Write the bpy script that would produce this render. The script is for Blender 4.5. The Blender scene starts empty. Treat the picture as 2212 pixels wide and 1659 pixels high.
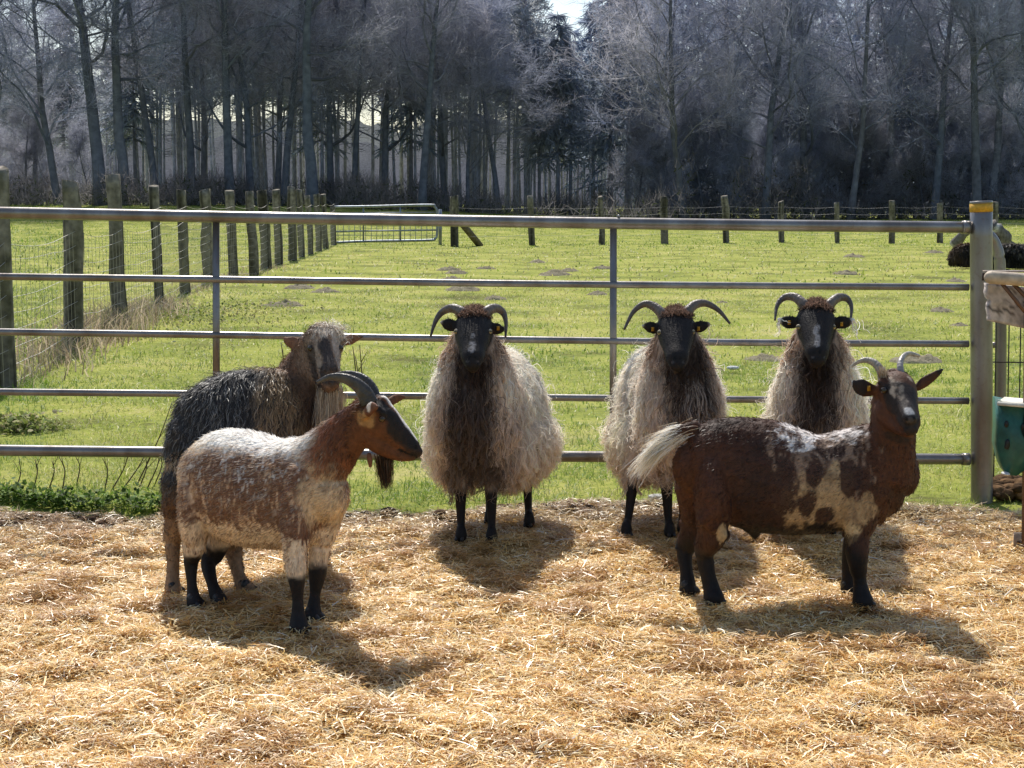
import bpy, math, random
import numpy as np
from mathutils import Vector

# ------------------------------------------------------------------ basics
sc = bpy.context.scene
COL = sc.collection
rng = np.random.default_rng(7)
random.seed(7)
A = lambda *v: np.array(v, float)

CAM_H, FPX, CX, CY = 1.4, 3342.0, 1106.0, 829.5
PITCH = math.atan(395.5 / FPX)
SP, CP = math.sin(PITCH), math.cos(PITCH)

def W(x, y, Y):
    """survey mark (x, y) on the plan drawing + distance Y -> world point"""
    xc, yc = (x - CX) / FPX, (CY - y) / FPX
    dy, dz = CP + yc * SP, -SP + yc * CP
    t = Y / dy
    return A(xc * t, Y, CAM_H + dz * t)

def G(x, y, z=0.0):
    """same, but the point on the ground"""
    yc = (CY - y) / FPX
    dy, dz = CP + yc * SP, -SP + yc * CP
    t = (z - CAM_H) / dz
    return A((x - CX) / FPX * t, dy * t, z)

def unit(v):
    v = np.asarray(v, float)
    return v / np.maximum(np.linalg.norm(v, axis=-1, keepdims=True), 1e-9)

def sstep(a, b, x):
    t = np.clip((x - a) / (b - a), 0, 1)
    return t * t * (3 - 2 * t)

def _hash(ix, iy, iz, seed):
    h = (ix.astype(np.int64) * 374761393 + iy.astype(np.int64) * 668265263 + iz.astype(np.int64) * 2147483647 + seed * 974711) & 0xffffffff
    h = ((h ^ (h >> 13)) * 1274126177) & 0xffffffff
    h = ((h ^ (h >> 16)) * 2246822519) & 0xffffffff
    return ((h ^ (h >> 15)) & 0xffffff) / float(0xffffff)

def noise(P, s, seed=0):
    Q = np.asarray(P, float) * s
    I = np.floor(Q)
    f = Q - I
    f = f * f * (3 - 2 * f)
    I = I.astype(np.int64)
    r = 0
    for dx in (0, 1):
        wx = f[..., 0] if dx else 1 - f[..., 0]
        for dy in (0, 1):
            wy = f[..., 1] if dy else 1 - f[..., 1]
            for dz in (0, 1):
                wz = f[..., 2] if dz else 1 - f[..., 2]
                r = r + wx * wy * wz * _hash(I[..., 0] + dx, I[..., 1] + dy, I[..., 2] + dz, seed)
    return r

def fbm(P, s, seed=0, oct=3):
    r, a, t = 0, 1.0, 0
    for k in range(oct):
        r = r + a * noise(P, s * 2 ** k, seed + 17 * k); t += a; a *= .5
    return r / t

def mix(a, b, t):
    t = np.asarray(t)[..., None]
    return np.asarray(a) * (1 - t) + np.asarray(b) * t

# ------------------------------------------------------------------ mesh building
class MB:
    def __init__(s):
        s.v, s.q, s.t, s.c, s.n = [], [], [], [], 0
    def add(s, V, Q=None, T=None, c=(1, 1, 1)):
        V = np.asarray(V, float).reshape(-1, 3)
        if Q is not None and len(Q): s.q.append(np.asarray(Q, np.int64).reshape(-1, 4) + s.n)
        if T is not None and len(T): s.t.append(np.asarray(T, np.int64).reshape(-1, 3) + s.n)
        c = np.asarray(c, float)
        if c.ndim == 1: c = np.tile(c, (len(V), 1))
        s.v.append(V); s.c.append(c); s.n += len(V)
        return s
    def arrays(s):
        V = np.concatenate(s.v); C = np.concatenate(s.c)
        Q = np.concatenate(s.q) if s.q else np.zeros((0, 4), np.int64)
        T = np.concatenate(s.t) if s.t else np.zeros((0, 3), np.int64)
        return V, Q, T, C
    def mesh(s, name, mat=None, off=None, smooth=True):
        V, Q, T, C = s.arrays()
        if off is not None: V = V - np.asarray(off)
        me = bpy.data.meshes.new(name)
        me.vertices.add(len(V)); me.vertices.foreach_set('co', V.astype(np.float32).ravel())
        nl = Q.size + T.size
        me.loops.add(nl)
        me.loops.foreach_set('vertex_index', np.concatenate([Q.ravel(), T.ravel()]).astype(np.int32))
        me.polygons.add(len(Q) + len(T))
        st = np.concatenate([np.arange(len(Q)) * 4, Q.size + np.arange(len(T)) * 3]).astype(np.int32)
        me.polygons.foreach_set('loop_start', st)
        if smooth: me.polygons.foreach_set('use_smooth', np.ones(len(Q) + len(T), bool))
        ca = me.attributes.new('Col', 'FLOAT_COLOR', 'POINT')
        ca.data.foreach_set('color', np.concatenate([C, np.ones((len(C), 1))], 1).astype(np.float32).ravel())
        me.update(calc_edges=True)
        if mat: me.materials.append(mat)
        return me
    def build(s, name, mat, parent=None, off=None, smooth=True):
        if off is None and parent is not None: off = ROOTLOC.get(parent.name, (0, 0, 0))
        o = bpy.data.objects.new(name, s.mesh(name, mat, off, smooth))
        COL.objects.link(o)
        if parent is not None: o.parent = parent; ROOTLOC[o.name] = off
        return o

ROOTLOC = {}

def tag(o, label=None, cat=None, group=None, kind=None):
    if label: o['label'] = label
    if cat: o['category'] = cat
    if group: o['group'] = group
    if kind: o['kind'] = kind
    return o

def thing(name, label, cat, loc=(0, 0, 0), group=None):
    o = bpy.data.objects.new(name, None); COL.objects.link(o)
    o.empty_display_size = .1
    o.location = tuple(loc); ROOTLOC[o.name] = tuple(loc)
    return tag(o, label, cat, group)

def copy_tree(o, parent=None):
    c = o.copy(); COL.objects.link(c)
    if parent is not None: c.parent = parent
    for ch in list(o.children): copy_tree(ch, c)
    return c

def spline(P, n):
    """Catmull-Rom through rows of P (any columns)"""
    P = np.asarray(P, float)
    E = np.vstack([2 * P[0] - P[1], P, 2 * P[-1] - P[-2]])
    out = []
    m = len(P) - 1
    for u in np.linspace(0, m, n):
        i = min(int(u), m - 1); t = u - i
        p0, p1, p2, p3 = E[i], E[i + 1], E[i + 2], E[i + 3]
        out.append(.5 * (2 * p1 + (p2 - p0) * t + (2 * p0 - 5 * p1 + 4 * p2 - p3) * t * t + (3 * p1 - p0 - 3 * p2 + p3) * t ** 3))
    return np.array(out)

def tube(mb, P, rv, rh=None, n=8, up=(0, 0, 1), side=None, cap=True, c=(1, 1, 1), round_cap=False):
    P = np.asarray(P, float); m = len(P)
    rv = np.broadcast_to(np.asarray(rv, float), (m,)).copy()
    rh = rv if rh is None else np.broadcast_to(np.asarray(rh, float), (m,)).copy()
    T = unit(np.gradient(P, axis=0))
    if side is None:
        up = np.asarray(up, float)
        S = np.cross(T, up)
        bad = np.linalg.norm(S, axis=1) < .15
        S[bad] = np.cross(T[bad], A(.3, 1, 0))
        S = unit(S)
        for i in range(1, m):
            if S[i] @ S[i - 1] < 0: S[i] = -S[i]
    else:
        S = np.tile(unit(side), (m, 1)); S = unit(S - (S * T).sum(1, keepdims=True) * T)
    U = unit(np.cross(S, T))
    if round_cap:
        def ext(i, sg):
            return [(P[i] + sg * T[i] * min(rv[i], rh[i]) * math.sin(a), rv[i] * math.cos(a), rh[i] * math.cos(a), S[i], U[i]) for a in (.55, 1.05, 1.4)]
        a, b = ext(0, -1)[::-1], ext(-1, 1)
        P = np.array([x[0] for x in a] + list(P) + [x[0] for x in b])
        rv = np.array([x[1] for x in a] + list(rv) + [x[1] for x in b]); rh = np.array([x[2] for x in a] + list(rh) + [x[2] for x in b])
        S = np.array([x[3] for x in a] + list(S) + [x[3] for x in b]); U = np.array([x[4] for x in a] + list(U) + [x[4] for x in b])
        m = len(P)
    an = np.arange(n) * 2 * np.pi / n
    V = P[:, None] + rh[:, None, None] * np.cos(an)[None, :, None] * S[:, None] + rv[:, None, None] * np.sin(an)[None, :, None] * U[:, None]
    V = V.reshape(-1, 3)
    i = np.arange(m - 1)[:, None] * n; j = np.arange(n)[None]; k = (j + 1) % n
    Q = np.stack([i + j, i + k, i + n + k, i + n + j], -1).reshape(-1, 4)
    T3 = []
    if cap:
        V = np.vstack([V, P[0], P[-1]])
        a, b = m * n, m * n + 1
        for j in range(n):
            T3.append((a, (j + 1) % n, j)); T3.append((b, (m - 1) * n + j, (m - 1) * n + (j + 1) % n))
    if np.ndim(c) == 2:
        cc = np.repeat(np.asarray(c), n, 0)
        if cap: cc = np.vstack([cc, c[0], c[-1]])
        c = cc
    mb.add(V, Q, T3, c)
    return mb

def ribbons(mb, P, Wd, S, C):
    """P (N,k,3) centre lines, Wd (N,k) widths, S (N,k,3) side vectors, C (N,3) or (N,k,3)"""
    N, k, _ = P.shape
    L = P - S * Wd[..., None] * .5; R = P + S * Wd[..., None] * .5
    V = np.stack([L, R], 2).reshape(-1, 3)
    b = (np.arange(N)[:, None] * k + np.arange(k - 1)[None]) * 2
    Q = np.stack([b, b + 1, b + 3, b + 2], -1).reshape(-1, 4)
    C = np.asarray(C)
    if C.ndim == 2: C = np.repeat(C[:, None], k, 1)
    mb.add(V, Q, None, np.repeat(C.reshape(-1, 3), 2, 0))

def box(mb, c, s, rz=0, c_=(1, 1, 1), M=None):
    s = np.asarray(s) / 2
    V = np.array([[x, y, z] for x in (-1, 1) for y in (-1, 1) for z in (-1, 1)], float) * s
    if M is not None: V = V @ np.asarray(M).T
    cz, sz = math.cos(rz), math.sin(rz)
    V = V @ np.array([[cz, sz, 0], [-sz, cz, 0], [0, 0, 1]]) + np.asarray(c)
    Q = [(0, 1, 3, 2), (4, 6, 7, 5), (0, 4, 5, 1), (2, 3, 7, 6), (0, 2, 6, 4), (1, 5, 7, 3)]
    mb.add(V, Q, None, c_)

def sphere(mb, c, r, n=12, m=8, colf=None, c_=(1, 1, 1)):
    r = np.broadcast_to(np.asarray(r, float), (3,))
    V = [(0, 0, 1)]
    for i in range(1, m):
        t = math.pi * i / m
        for j in range(n):
            p = 2 * math.pi * j / n
            V.append((math.sin(t) * math.cos(p), math.sin(t) * math.sin(p), math.cos(t)))
    V.append((0, 0, -1)); D = np.array(V)
    Q, T = [], []
    for j in range(n):
        k = (j + 1) % n
        T.append((0, 1 + j, 1 + k)); b = 1 + (m - 2) * n
        T.append((len(V) - 1, b + k, b + j))
        for i in range(m - 2):
            a = 1 + i * n
            Q.append((a + j, a + n + j, a + n + k, a + k))
    mb.add(D * r + np.asarray(c), Q, T, colf(D) if colf else c_)

# ------------------------------------------------------------------ materials
def new_mat(name):
    m = bpy.data.materials.new(name); m.use_nodes = True
    nt = m.node_tree; nt.nodes.clear()
    return m, nt, nt.nodes, nt.links

def mat_col(name, rough=.7, transl=0.0, spec=.3, tint=(1, 1, 1), metal=0, vary=0.0, vscale=20, bump=0.0, bscale=60, objvary=0.0):
    """material that takes its base colour from the painted colour attribute"""
    m, nt, N, L = new_mat(name)
    out = N.new('ShaderNodeOutputMaterial')
    at = N.new('ShaderNodeAttribute'); at.attribute_name = 'Col'
    src = at.outputs['Color']
    if tint != (1, 1, 1):
        mm = N.new('ShaderNodeMix'); mm.data_type = 'RGBA'; mm.blend_type = 'MULTIPLY'; mm.inputs[0].default_value = 1
        L.new(src, mm.inputs[6]); mm.inputs[7].default_value = (*tint, 1); src = mm.outputs[2]
    tc = N.new('ShaderNodeTexCoord')
    if objvary:
        oi = N.new('ShaderNodeObjectInfo'); r1 = N.new('ShaderNodeValToRGB')
        e = r1.color_ramp.elements; k = objvary
        e[0].color = (1 - k * .6, 1 - k * .7, 1 - k * .8, 1); e[1].color = (1 + k * .3, 1 + k * .1, 1 - k * .1, 1)
        x = e.new(.5); x.color = (1 - k * .35, 1 - k * .1, 1 + k * .2, 1)
        L.new(oi.outputs['Random'], r1.inputs[0])
        mo = N.new('ShaderNodeMix'); mo.data_type = 'RGBA'; mo.blend_type = 'MULTIPLY'; mo.inputs[0].default_value = 1
        L.new(src, mo.inputs[6]); L.new(r1.outputs[0], mo.inputs[7]); src = mo.outputs[2]
    if vary:
        nz = N.new('ShaderNodeTexNoise'); nz.inputs['Scale'].default_value = vscale; nz.inputs['Detail'].default_value = 6
        L.new(tc.outputs['Object'], nz.inputs['Vector'])
        mr = N.new('ShaderNodeMapRange'); mr.inputs[1].default_value = .3; mr.inputs[2].default_value = .7
        mr.inputs[3].default_value = 1 - vary; mr.inputs[4].default_value = 1 + vary
        L.new(nz.outputs[0], mr.inputs[0])
        vm = N.new('ShaderNodeVectorMath'); vm.operation = 'SCALE'
        L.new(src, vm.inputs[0]); L.new(mr.outputs[0], vm.inputs['Scale']); src = vm.outputs[0]
    p = N.new('ShaderNodeBsdfPrincipled')
    L.new(src, p.inputs['Base Color']); p.inputs['Roughness'].default_value = rough
    p.inputs['Specular IOR Level'].default_value = spec; p.inputs['Metallic'].default_value = metal
    if bump:
        nb = N.new('ShaderNodeTexNoise'); nb.inputs['Scale'].default_value = bscale; nb.inputs['Detail'].default_value = 5
        L.new(tc.outputs['Object'], nb.inputs['Vector'])
        bp = N.new('ShaderNodeBump'); bp.inputs['Strength'].default_value = bump; bp.inputs['Distance'].default_value = .01
        L.new(nb.outputs[0], bp.inputs['Height']); L.new(bp.outputs[0], p.inputs['Normal'])
    sh = p.outputs[0]
    if transl:
        t = N.new('ShaderNodeBsdfTranslucent'); L.new(src, t.inputs['Color'])
        mx = N.new('ShaderNodeMixShader'); mx.inputs[0].default_value = transl
        L.new(sh, mx.inputs[1]); L.new(t.outputs[0], mx.inputs[2]); sh = mx.outputs[0]
    L.new(sh, out.inputs['Surface'])
    return m

M_skin = mat_col('animal_skin', .65, 0, .25, vary=.2, vscale=60, bump=.25, bscale=160)
M_fur = mat_col('animal_fur', .45, .28, .42)
M_wool = mat_col('sheep_wool', .7, .5, .2)
M_horn = mat_col('horn_keratin', .42, 0, .5, vary=.3, vscale=45, bump=.5, bscale=70)
M_eye = mat_col('eye_gloss', .08, 0, .6)
M_plastic = mat_col('tag_plastic', .4, .15, .4)
M_straw = mat_col('straw_stalk', .34, .30, .55)
M_grass = mat_col('grass_blade', .5, .45, .3)
M_leaf = mat_col('leaf_green', .65, .35, .2)
M_twig = mat_col('dry_stem', .8, 0, .15)
M_soil = mat_col('loose_soil', .95, 0, .1, vary=.4, vscale=60, bump=.8, bscale=50)
M_bark = mat_col('tree_bark', .9, .45, .0, vary=.3, vscale=3, objvary=.22)  # sun let through the bark lifts its shaded side in place of haze
M_crown = mat_col('bare_twigs', .9, .62, .0, vary=.25, vscale=2, objvary=.22)  # strong translucency evens out the backlit twigs, standing in for haze
M_needle = mat_col('conifer_needles', .8, .6, .0, objvary=.25)  # high translucency brightens shaded needles as haze would
M_post = mat_col('weathered_post_wood', .9, 0, .15, vary=.45, vscale=14, bump=.8, bscale=30)
M_wire = mat_col('galvanised_wire', .45, 0, .5, metal=.6)

def mat_steel(name, base, rough, rust=.35):
    m, nt, N, L = new_mat(name)
    out = N.new('ShaderNodeOutputMaterial'); p = N.new('ShaderNodeBsdfPrincipled')
    tc = N.new('ShaderNodeTexCoord')
    n1 = N.new('ShaderNodeTexNoise'); n1.inputs['Scale'].default_value = 9; n1.inputs['Detail'].default_value = 8
    n2 = N.new('ShaderNodeTexNoise'); n2.inputs['Scale'].default_value = 55; n2.inputs['Detail'].default_value = 4
    mp = N.new('ShaderNodeMapping'); mp.inputs['Scale'].default_value = (1, 1, .35)
    L.new(tc.outputs['Object'], mp.inputs['Vector']); L.new(mp.outputs[0], n1.inputs['Vector']); L.new(tc.outputs['Object'], n2.inputs['Vector'])
    r = N.new('ShaderNodeValToRGB')
    b = np.array(base)
    r.color_ramp.elements[0].position = .32; r.color_ramp.elements[0].color = (*(b * .6 * A(1.05, .95, .86)), 1)
    r.color_ramp.elements[1].position = .66; r.color_ramp.elements[1].color = (*(b * 1.15), 1)
    L.new(n1.outputs[0], r.inputs[0])
    r2 = N.new('ShaderNodeValToRGB'); r2.color_ramp.elements[0].position = .56; r2.color_ramp.elements[1].position = .72
    L.new(n2.outputs[0], r2.inputs[0])
    mx = N.new('ShaderNodeMix'); mx.data_type = 'RGBA'
    ml = N.new('ShaderNodeMath'); ml.operation = 'MULTIPLY'; ml.inputs[1].default_value = rust
    L.new(r2.outputs[0], ml.inputs[0]); L.new(ml.outputs[0], mx.inputs[0])
    L.new(r.outputs[0], mx.inputs[6]); mx.inputs[7].default_value = (.16, .09, .055, 1)
    L.new(mx.outputs[2], p.inputs['Base Color'])
    p.inputs['Metallic'].default_value = .55; p.inputs['Roughness'].default_value = rough
    bp = N.new('ShaderNodeBump'); bp.inputs['Strength'].default_value = .15; bp.inputs['Distance'].default_value = .004
    L.new(n2.outputs[0], bp.inputs['Height']); L.new(bp.outputs[0], p.inputs['Normal'])
    L.new(p.outputs[0], out.inputs['Surface'])
    return m
M_galv = mat_steel('galvanised_steel', (.255, .245, .24), .33, .3)
M_rust = mat_steel('brown_steel', (.17, .10, .075), .6, .6)
M_blue = mat_steel('blue_grey_steel', (.27, .31, .36), .5, .1)

def mat_ground(name, cols, scale, bump=.6, bd=.03):
    m, nt, N, L = new_mat(name)
    out = N.new('ShaderNodeOutputMaterial'); p = N.new('ShaderNodeBsdfPrincipled')
    tc = N.new('ShaderNodeTexCoord')
    n1 = N.new('ShaderNodeTexNoise'); n1.inputs['Scale'].default_value = scale; n1.inputs['Detail'].default_value = 10; n1.inputs['Roughness'].default_value = .7
    L.new(tc.outputs['Object'], n1.inputs['Vector'])
    n2 = N.new('ShaderNodeTexNoise'); n2.inputs['Scale'].default_value = scale * .06; n2.inputs['Detail'].default_value = 4
    L.new(tc.outputs['Object'], n2.inputs['Vector'])
    ad = N.new('ShaderNodeMath'); ad.operation = 'MULTIPLY_ADD'; ad.inputs[1].default_value = .6
    L.new(n2.outputs[0], ad.inputs[0])
    m2 = N.new('ShaderNodeMath'); m2.operation = 'MULTIPLY'; m2.inputs[1].default_value = .42
    L.new(n1.outputs[0], m2.inputs[0]); L.new(m2.outputs[0], ad.inputs[2])
    r = N.new('ShaderNodeValToRGB'); e = r.color_ramp.elements
    pos = np.linspace(.38, .64, len(cols))
    e[0].position = pos[0]; e[0].color = (*cols[0], 1); e[1].position = pos[-1]; e[1].color = (*cols[-1], 1)
    for k in range(1, len(cols) - 1):
        x = e.new(pos[k]); x.color = (*cols[k], 1)
    L.new(ad.outputs[0], r.inputs[0]); L.new(r.outputs[0], p.inputs['Base Color'])
    p.inputs['Roughness'].default_value = .95; p.inputs['Specular IOR Level'].default_value = .1
    bp = N.new('ShaderNodeBump'); bp.inputs['Strength'].default_value = bump; bp.inputs['Distance'].default_value = bd
    L.new(n1.outputs[0], bp.inputs['Height']); L.new(bp.outputs[0], p.inputs['Normal'])
    L.new(p.outputs[0], out.inputs['Surface'])
    return m
M_field = mat_ground('pasture_soil_and_turf', [(.12, .12, .035), (.23, .26, .05), (.33, .34, .075), (.42, .38, .14)], 14)
M_bed = mat_ground('straw_litter', [(.13, .07, .024), (.28, .16, .058), (.44, .28, .105), (.56, .39, .17)], 60, .9, .02)

# ------------------------------------------------------------------ terrain
def field_h(x, y):
    x = np.asarray(x, float); y = np.asarray(y, float)
    P = np.stack([x, y, 0 * x], -1)
    b = (fbm(P, .35, 3) - .5) * .10 * sstep(8, 12, y)
    return b + (.30 + .85 * sstep(12, -18, x)) * sstep(54, 92, y) - .02 - .10 * (1 - sstep(6.75, 7.05, y))

EDGE = 7.12
def edge_y(x):
    x = np.asarray(x, float)
    return EDGE + .10 * np.sin(x * 1.7 + 1) + .07 * np.sin(x * 4.1) + .10 * (noise(np.stack([x, x * 0, x * 0], -1), 6, 5) - .5)

def straw_h(x, y):
    x = np.asarray(x, float); y = np.asarray(y, float)
    P = np.stack([x, y, 0 * x], -1)
    h = (fbm(P, 2.2, 11, 3) - .5) * .055 + (fbm(P, 7, 12, 2) - .5) * .035
    h = h - .08 * sstep(-.15, .12, y - edge_y(x))
    return h - .016

def grid(name, xs, ys, hf, mat, kind='structure'):
    X, Y = np.meshgrid(xs, ys)
    V = np.stack([X, Y, hf(X, Y)], -1).reshape(-1, 3)
    nx, ny = len(xs), len(ys)
    i = np.arange(ny - 1)[:, None] * nx + np.arange(nx - 1)[None]
    Q = np.stack([i, i + 1, i + nx + 1, i + nx], -1).reshape(-1, 4)
    mb = MB(); mb.add(V, Q)
    o = mb.build(name, mat); tag(o, kind=kind)
    return o

xs = np.concatenate([np.linspace(-700, -60, 12), np.linspace(-50, 50, 161), np.linspace(60, 700, 12)])
ys = np.concatenate([np.linspace(-40, 5, 10), np.linspace(6, 8, 22), np.linspace(8.3, 60, 145), np.linspace(62, 120, 40), np.linspace(140, 900, 14)])
tag(grid('field', xs, ys, field_h, M_field), 'sunlit green pasture beyond the gate reaching to the wood', 'field')
tag(grid('straw_floor', np.linspace(-4.2, 4.2, 200), np.linspace(2.2, 7.4, 140), straw_h, M_bed), 'pen floor littered with golden straw', 'floor')

# ------------------------------------------------------------------ straw stalks (stuff)
def straw():
    mb = MB()
    n = 270000
    y = 3.35 + (7.22 - 3.35) * rng.random(n * 2) ** 1.1
    x = (rng.random(n * 2) - .5) * 2 * (y * .36 + .35)
    k = y < edge_y(x) + .05 * rng.standard_normal(n * 2)
    x, y = x[k][:n], y[k][:n]; n = len(x)
    P = np.stack([x, y, 0 * x], -1)
    clump = fbm(P, 3.1, 21, 3)
    tuft = fbm(P, 9, 22, 2)
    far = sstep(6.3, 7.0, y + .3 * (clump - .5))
    L = rng.gamma(4, .0082, n) + .010
    az = rng.random(n) * 2 * np.pi
    az = az + 1.2 * (fbm(P, 4, 8, 2) - .5) * 6
    el = rng.standard_normal(n) * .17
    wild = rng.random(n) < .07
    el[wild] += rng.random(wild.sum()) * .8
    d = np.stack([np.cos(az) * np.cos(el), np.sin(az) * np.cos(el), np.sin(el)], -1)
    z = straw_h(x, y) + rng.random(n) ** 1.5 * .022 + .018 * sstep(.5, .75, tuft)
    c = np.stack([x, y, z], -1)
    bend = rng.standard_normal((n, 3)) * .35; bend[:, 2] = np.abs(bend[:, 2]) * .6
    t = np.linspace(-.5, .5, 4)
    pts = c[:, None] + d[:, None] * (L[:, None] * t)[..., None] + bend[:, None] * (L[:, None] * (.25 - t * t))[..., None]
    wd = .0013 + rng.gamma(2.2, .00055, n)
    wd[rng.random(n) < .02] *= 1.9
    L[rng.random(n) < .03] *= 2.2
    lng = rng.random(n) < .004; L[lng] = rng.uniform(.10, .20, lng.sum()); wd[lng] = .0032
    s = unit(np.cross(d, A(0, 0, 1)) + rng.standard_normal((n, 3)) * .28)
    r = rng.random(n)
    pal = np.array([(.96, .74, .37), (.93, .63, .22), (.97, .85, .55), (.62, .31, .075), (.40, .18, .045), (.96, .93, .84)])
    w = np.cumsum([.31, .33, .17, .11, .05, .03])
    col = pal[np.searchsorted(w, r * .9999)]
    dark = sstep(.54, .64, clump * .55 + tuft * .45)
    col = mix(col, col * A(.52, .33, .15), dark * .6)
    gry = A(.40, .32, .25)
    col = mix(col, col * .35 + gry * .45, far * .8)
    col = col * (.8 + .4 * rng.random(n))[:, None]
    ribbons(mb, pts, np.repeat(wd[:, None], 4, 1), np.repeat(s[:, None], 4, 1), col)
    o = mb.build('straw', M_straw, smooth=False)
    tag(o, 'loose golden straw and shavings spread over the pen floor', 'straw', kind='stuff')
straw()

# dark dung and soil crumbs along the straw edge
def crumbs():
    mb = MB()
    for i in range(620):
        x = rng.uniform(-3.2, 3.2); y = float(edge_y(x)) - abs(rng.normal(0, .17)) + .03
        if -1.0 < x < 0.4 and rng.random() < .5: y -= rng.uniform(0, .12)
        r = rng.gamma(2, .006) + .004
        g = rng.uniform(.6, 1.2)
        sphere(mb, (x, y, float(straw_h(x, y)) + .008), (r, r * rng.uniform(.6, 1.2), r * rng.uniform(.4, .8)), 6, 4, c_=A(.09, .055, .035) * g)
    tag(mb.build('dirt', M_soil), 'dark soil and dung crumbs scattered where straw meets turf', 'dirt', kind='stuff')
crumbs()

# ------------------------------------------------------------------ grass (stuff)
def grass():
    mb = MB()
    bands = [(7.0, 9.5, 90000, .028, .0034), (9.5, 14, 85000, .029, .0055), (14, 25, 85000, .030, .010), (25, 92, 130000, .045, .024)]
    for (a, b, n, h, w) in bands:
        u = rng.random(n)
        y = np.sqrt(a * a + (b * b - a * a) * u)
        x = (rng.random(n) - .5) * 2 * (y * .345 + .5)
        k = y > edge_y(x) - .10 + .05 * rng.standard_normal(n)
        x, y = x[k], y[k]; m = len(x)
        P = np.stack([x, y, 0 * x], -1)
        cl = fbm(P, .55, 31, 3); c2 = fbm(P, 3.0, 33, 2); c3 = fbm(P * A(1, .5, 1), 1.4, 36, 2)
        keep = rng.random(m) < np.clip(.45 + 1.3 * (c2 - .35), .12, 1)
        x, y, P, cl, c2, c3 = x[keep], y[keep], P[keep], cl[keep], c2[keep], c3[keep]; m = len(x)
        L = h * (.5 + rng.gamma(3, .25, m)) * (.6 + .9 * c2)
        lefty = (x < -y * .285 - .2 ) & (y > 8)         # ungrazed strip past the left fence
        L = np.where(lefty, L * 1.6, L)
        az = rng.random(m) * 2 * np.pi
        lean = np.abs(rng.normal(.85, .35, m))
        d = np.stack([np.cos(az) * np.sin(lean), np.sin(az) * np.sin(lean), np.cos(lean)], -1)
        base = np.stack([x, y, field_h(x, y) - .004], -1)
        t = A(0, .55, 1.0)
        pts = base[:, None] + d[:, None] * (L[:, None] * t)[..., None]
        pts[:, 2, 2] -= L * .22 * np.sin(lean); pts[:, 2, :2] += (np.stack([np.cos(az), np.sin(az)], -1)) * (L * .25)[:, None]
        wd = w * (.6 + .8 * rng.random(m))
        W3 = wd[:, None] * A(1, .8, .15)[None]
        s = unit(np.stack([-np.sin(az), np.cos(az), 0 * az], -1) + rng.standard_normal((m, 3)) * .25)
        g1, g2, dry, pale = A(.17, .27, .035), A(.34, .41, .075), A(.54, .48, .20), A(.78, .72, .46)
        col = mix(np.tile(g1, (m, 1)), g2, sstep(.3, .7, cl * .5 + c3 * .5))
        dr = np.clip(sstep(12, 22, y) * .62 + .4 * sstep(.45, .65, c3), 0, .85) * (1 - sstep(44, 50, y))
        col = mix(col, dry, (rng.random(m) < dr) * .75)
        col = mix(col, pale, (rng.random(m) < .06) * 1.0)
        col = np.where(lefty[:, None], mix(col, A(.15, .26, .03), .6), col)
        col = col * (.75 + .5 * rng.random(m))[:, None]
        ribbons(mb, pts, W3, np.repeat(s[:, None], 3, 1), col)
    o = mb.build('grass', M_grass, smooth=False)
    tag(o, 'short bright green grazed grass of the pasture', 'grass', kind='stuff')
grass()

# ------------------------------------------------------------------ steel gate, its post
PO = G(2121, 1075)
GL = W(-160, 500, 7.03); GL[2] = 0
def rail_pt(x, y):
    """point on the gate's vertical plane"""
    a, b = PO[:2], GL[:2]
    xc, yc = (x - CX) / FPX, (CY - y) / FPX
    d = A(xc, CP + yc * SP, -SP + yc * CP)
    nrm = A(-(b - a)[1], (b - a)[0])
    t = (nrm @ a) / (nrm @ d[:2])
    return d * t + A(0, 0, CAM_H)
gate = thing('field_gate', 'long galvanised tubular gate with five rails behind the sheep and goats', 'gate', (PO[0] - .1, PO[1], 0))
def poly_rail(xy, r, n=14, name='rail'):
    P = spline([rail_pt(*p) for p in xy], 60)
    mb = MB(); tube(mb, P, r, n=n)
    return mb.build(name, M_galv, gate)
poly_rail([(-160, 457), (0, 459.5), (560, 470), (1106, 479), (1600, 486), (2092, 491)], .0275)
poly_rail([(-160, 595), (0, 597.5), (560, 605), (1106, 612.5), (1600, 617), (2092, 620.5)], .0165)
poly_rail([(-160, 714), (0, 717), (560, 725), (1106, 733.5), (1600, 740), (2092, 743)], .0165)
poly_rail([(-160, 843), (0, 846.5), (560, 852), (1106, 858), (1600, 863), (2092, 866)], .0165)
poly_rail([(-160, 969), (0, 972.5), (560, 979), (1106, 985), (1600, 989), (2092, 992)], .026)
for (xt, y0, xb, y1) in ((466.5, 468, 468, 977), (1325, 482, 1324, 987)):
    a, b = rail_pt(xt, y0), rail_pt(xb, y1)
    mb = MB()
    ax = unit(b - a); gx = unit(A(*(PO - GL)[:2], 0))
    c = (a + b) / 2; Lb = np.linalg.norm(b - a)
    V = []
    n_ = np.cross(gx, ax)
    box(mb, c, (.031, .014, Lb), 0, M=np.stack([gx, n_, -ax], 1))
    mb.build('upright_bar', M_galv, gate)
for (y, rr) in ((491, .031), (992, .0295)):
    p, q = rail_pt(2078, y), rail_pt(2094, y)
    mb = MB(); tube(mb, [p, q], rr, n=16); mb.build('collar', M_galv, gate)
# small weld nuts on the top rail
for (x, y) in ((1336, 467), (1706, 478)):
    mb = MB(); sphere(mb, rail_pt(x, y), .008, 8, 6); mb.build('bolt', M_galv, gate)

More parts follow.
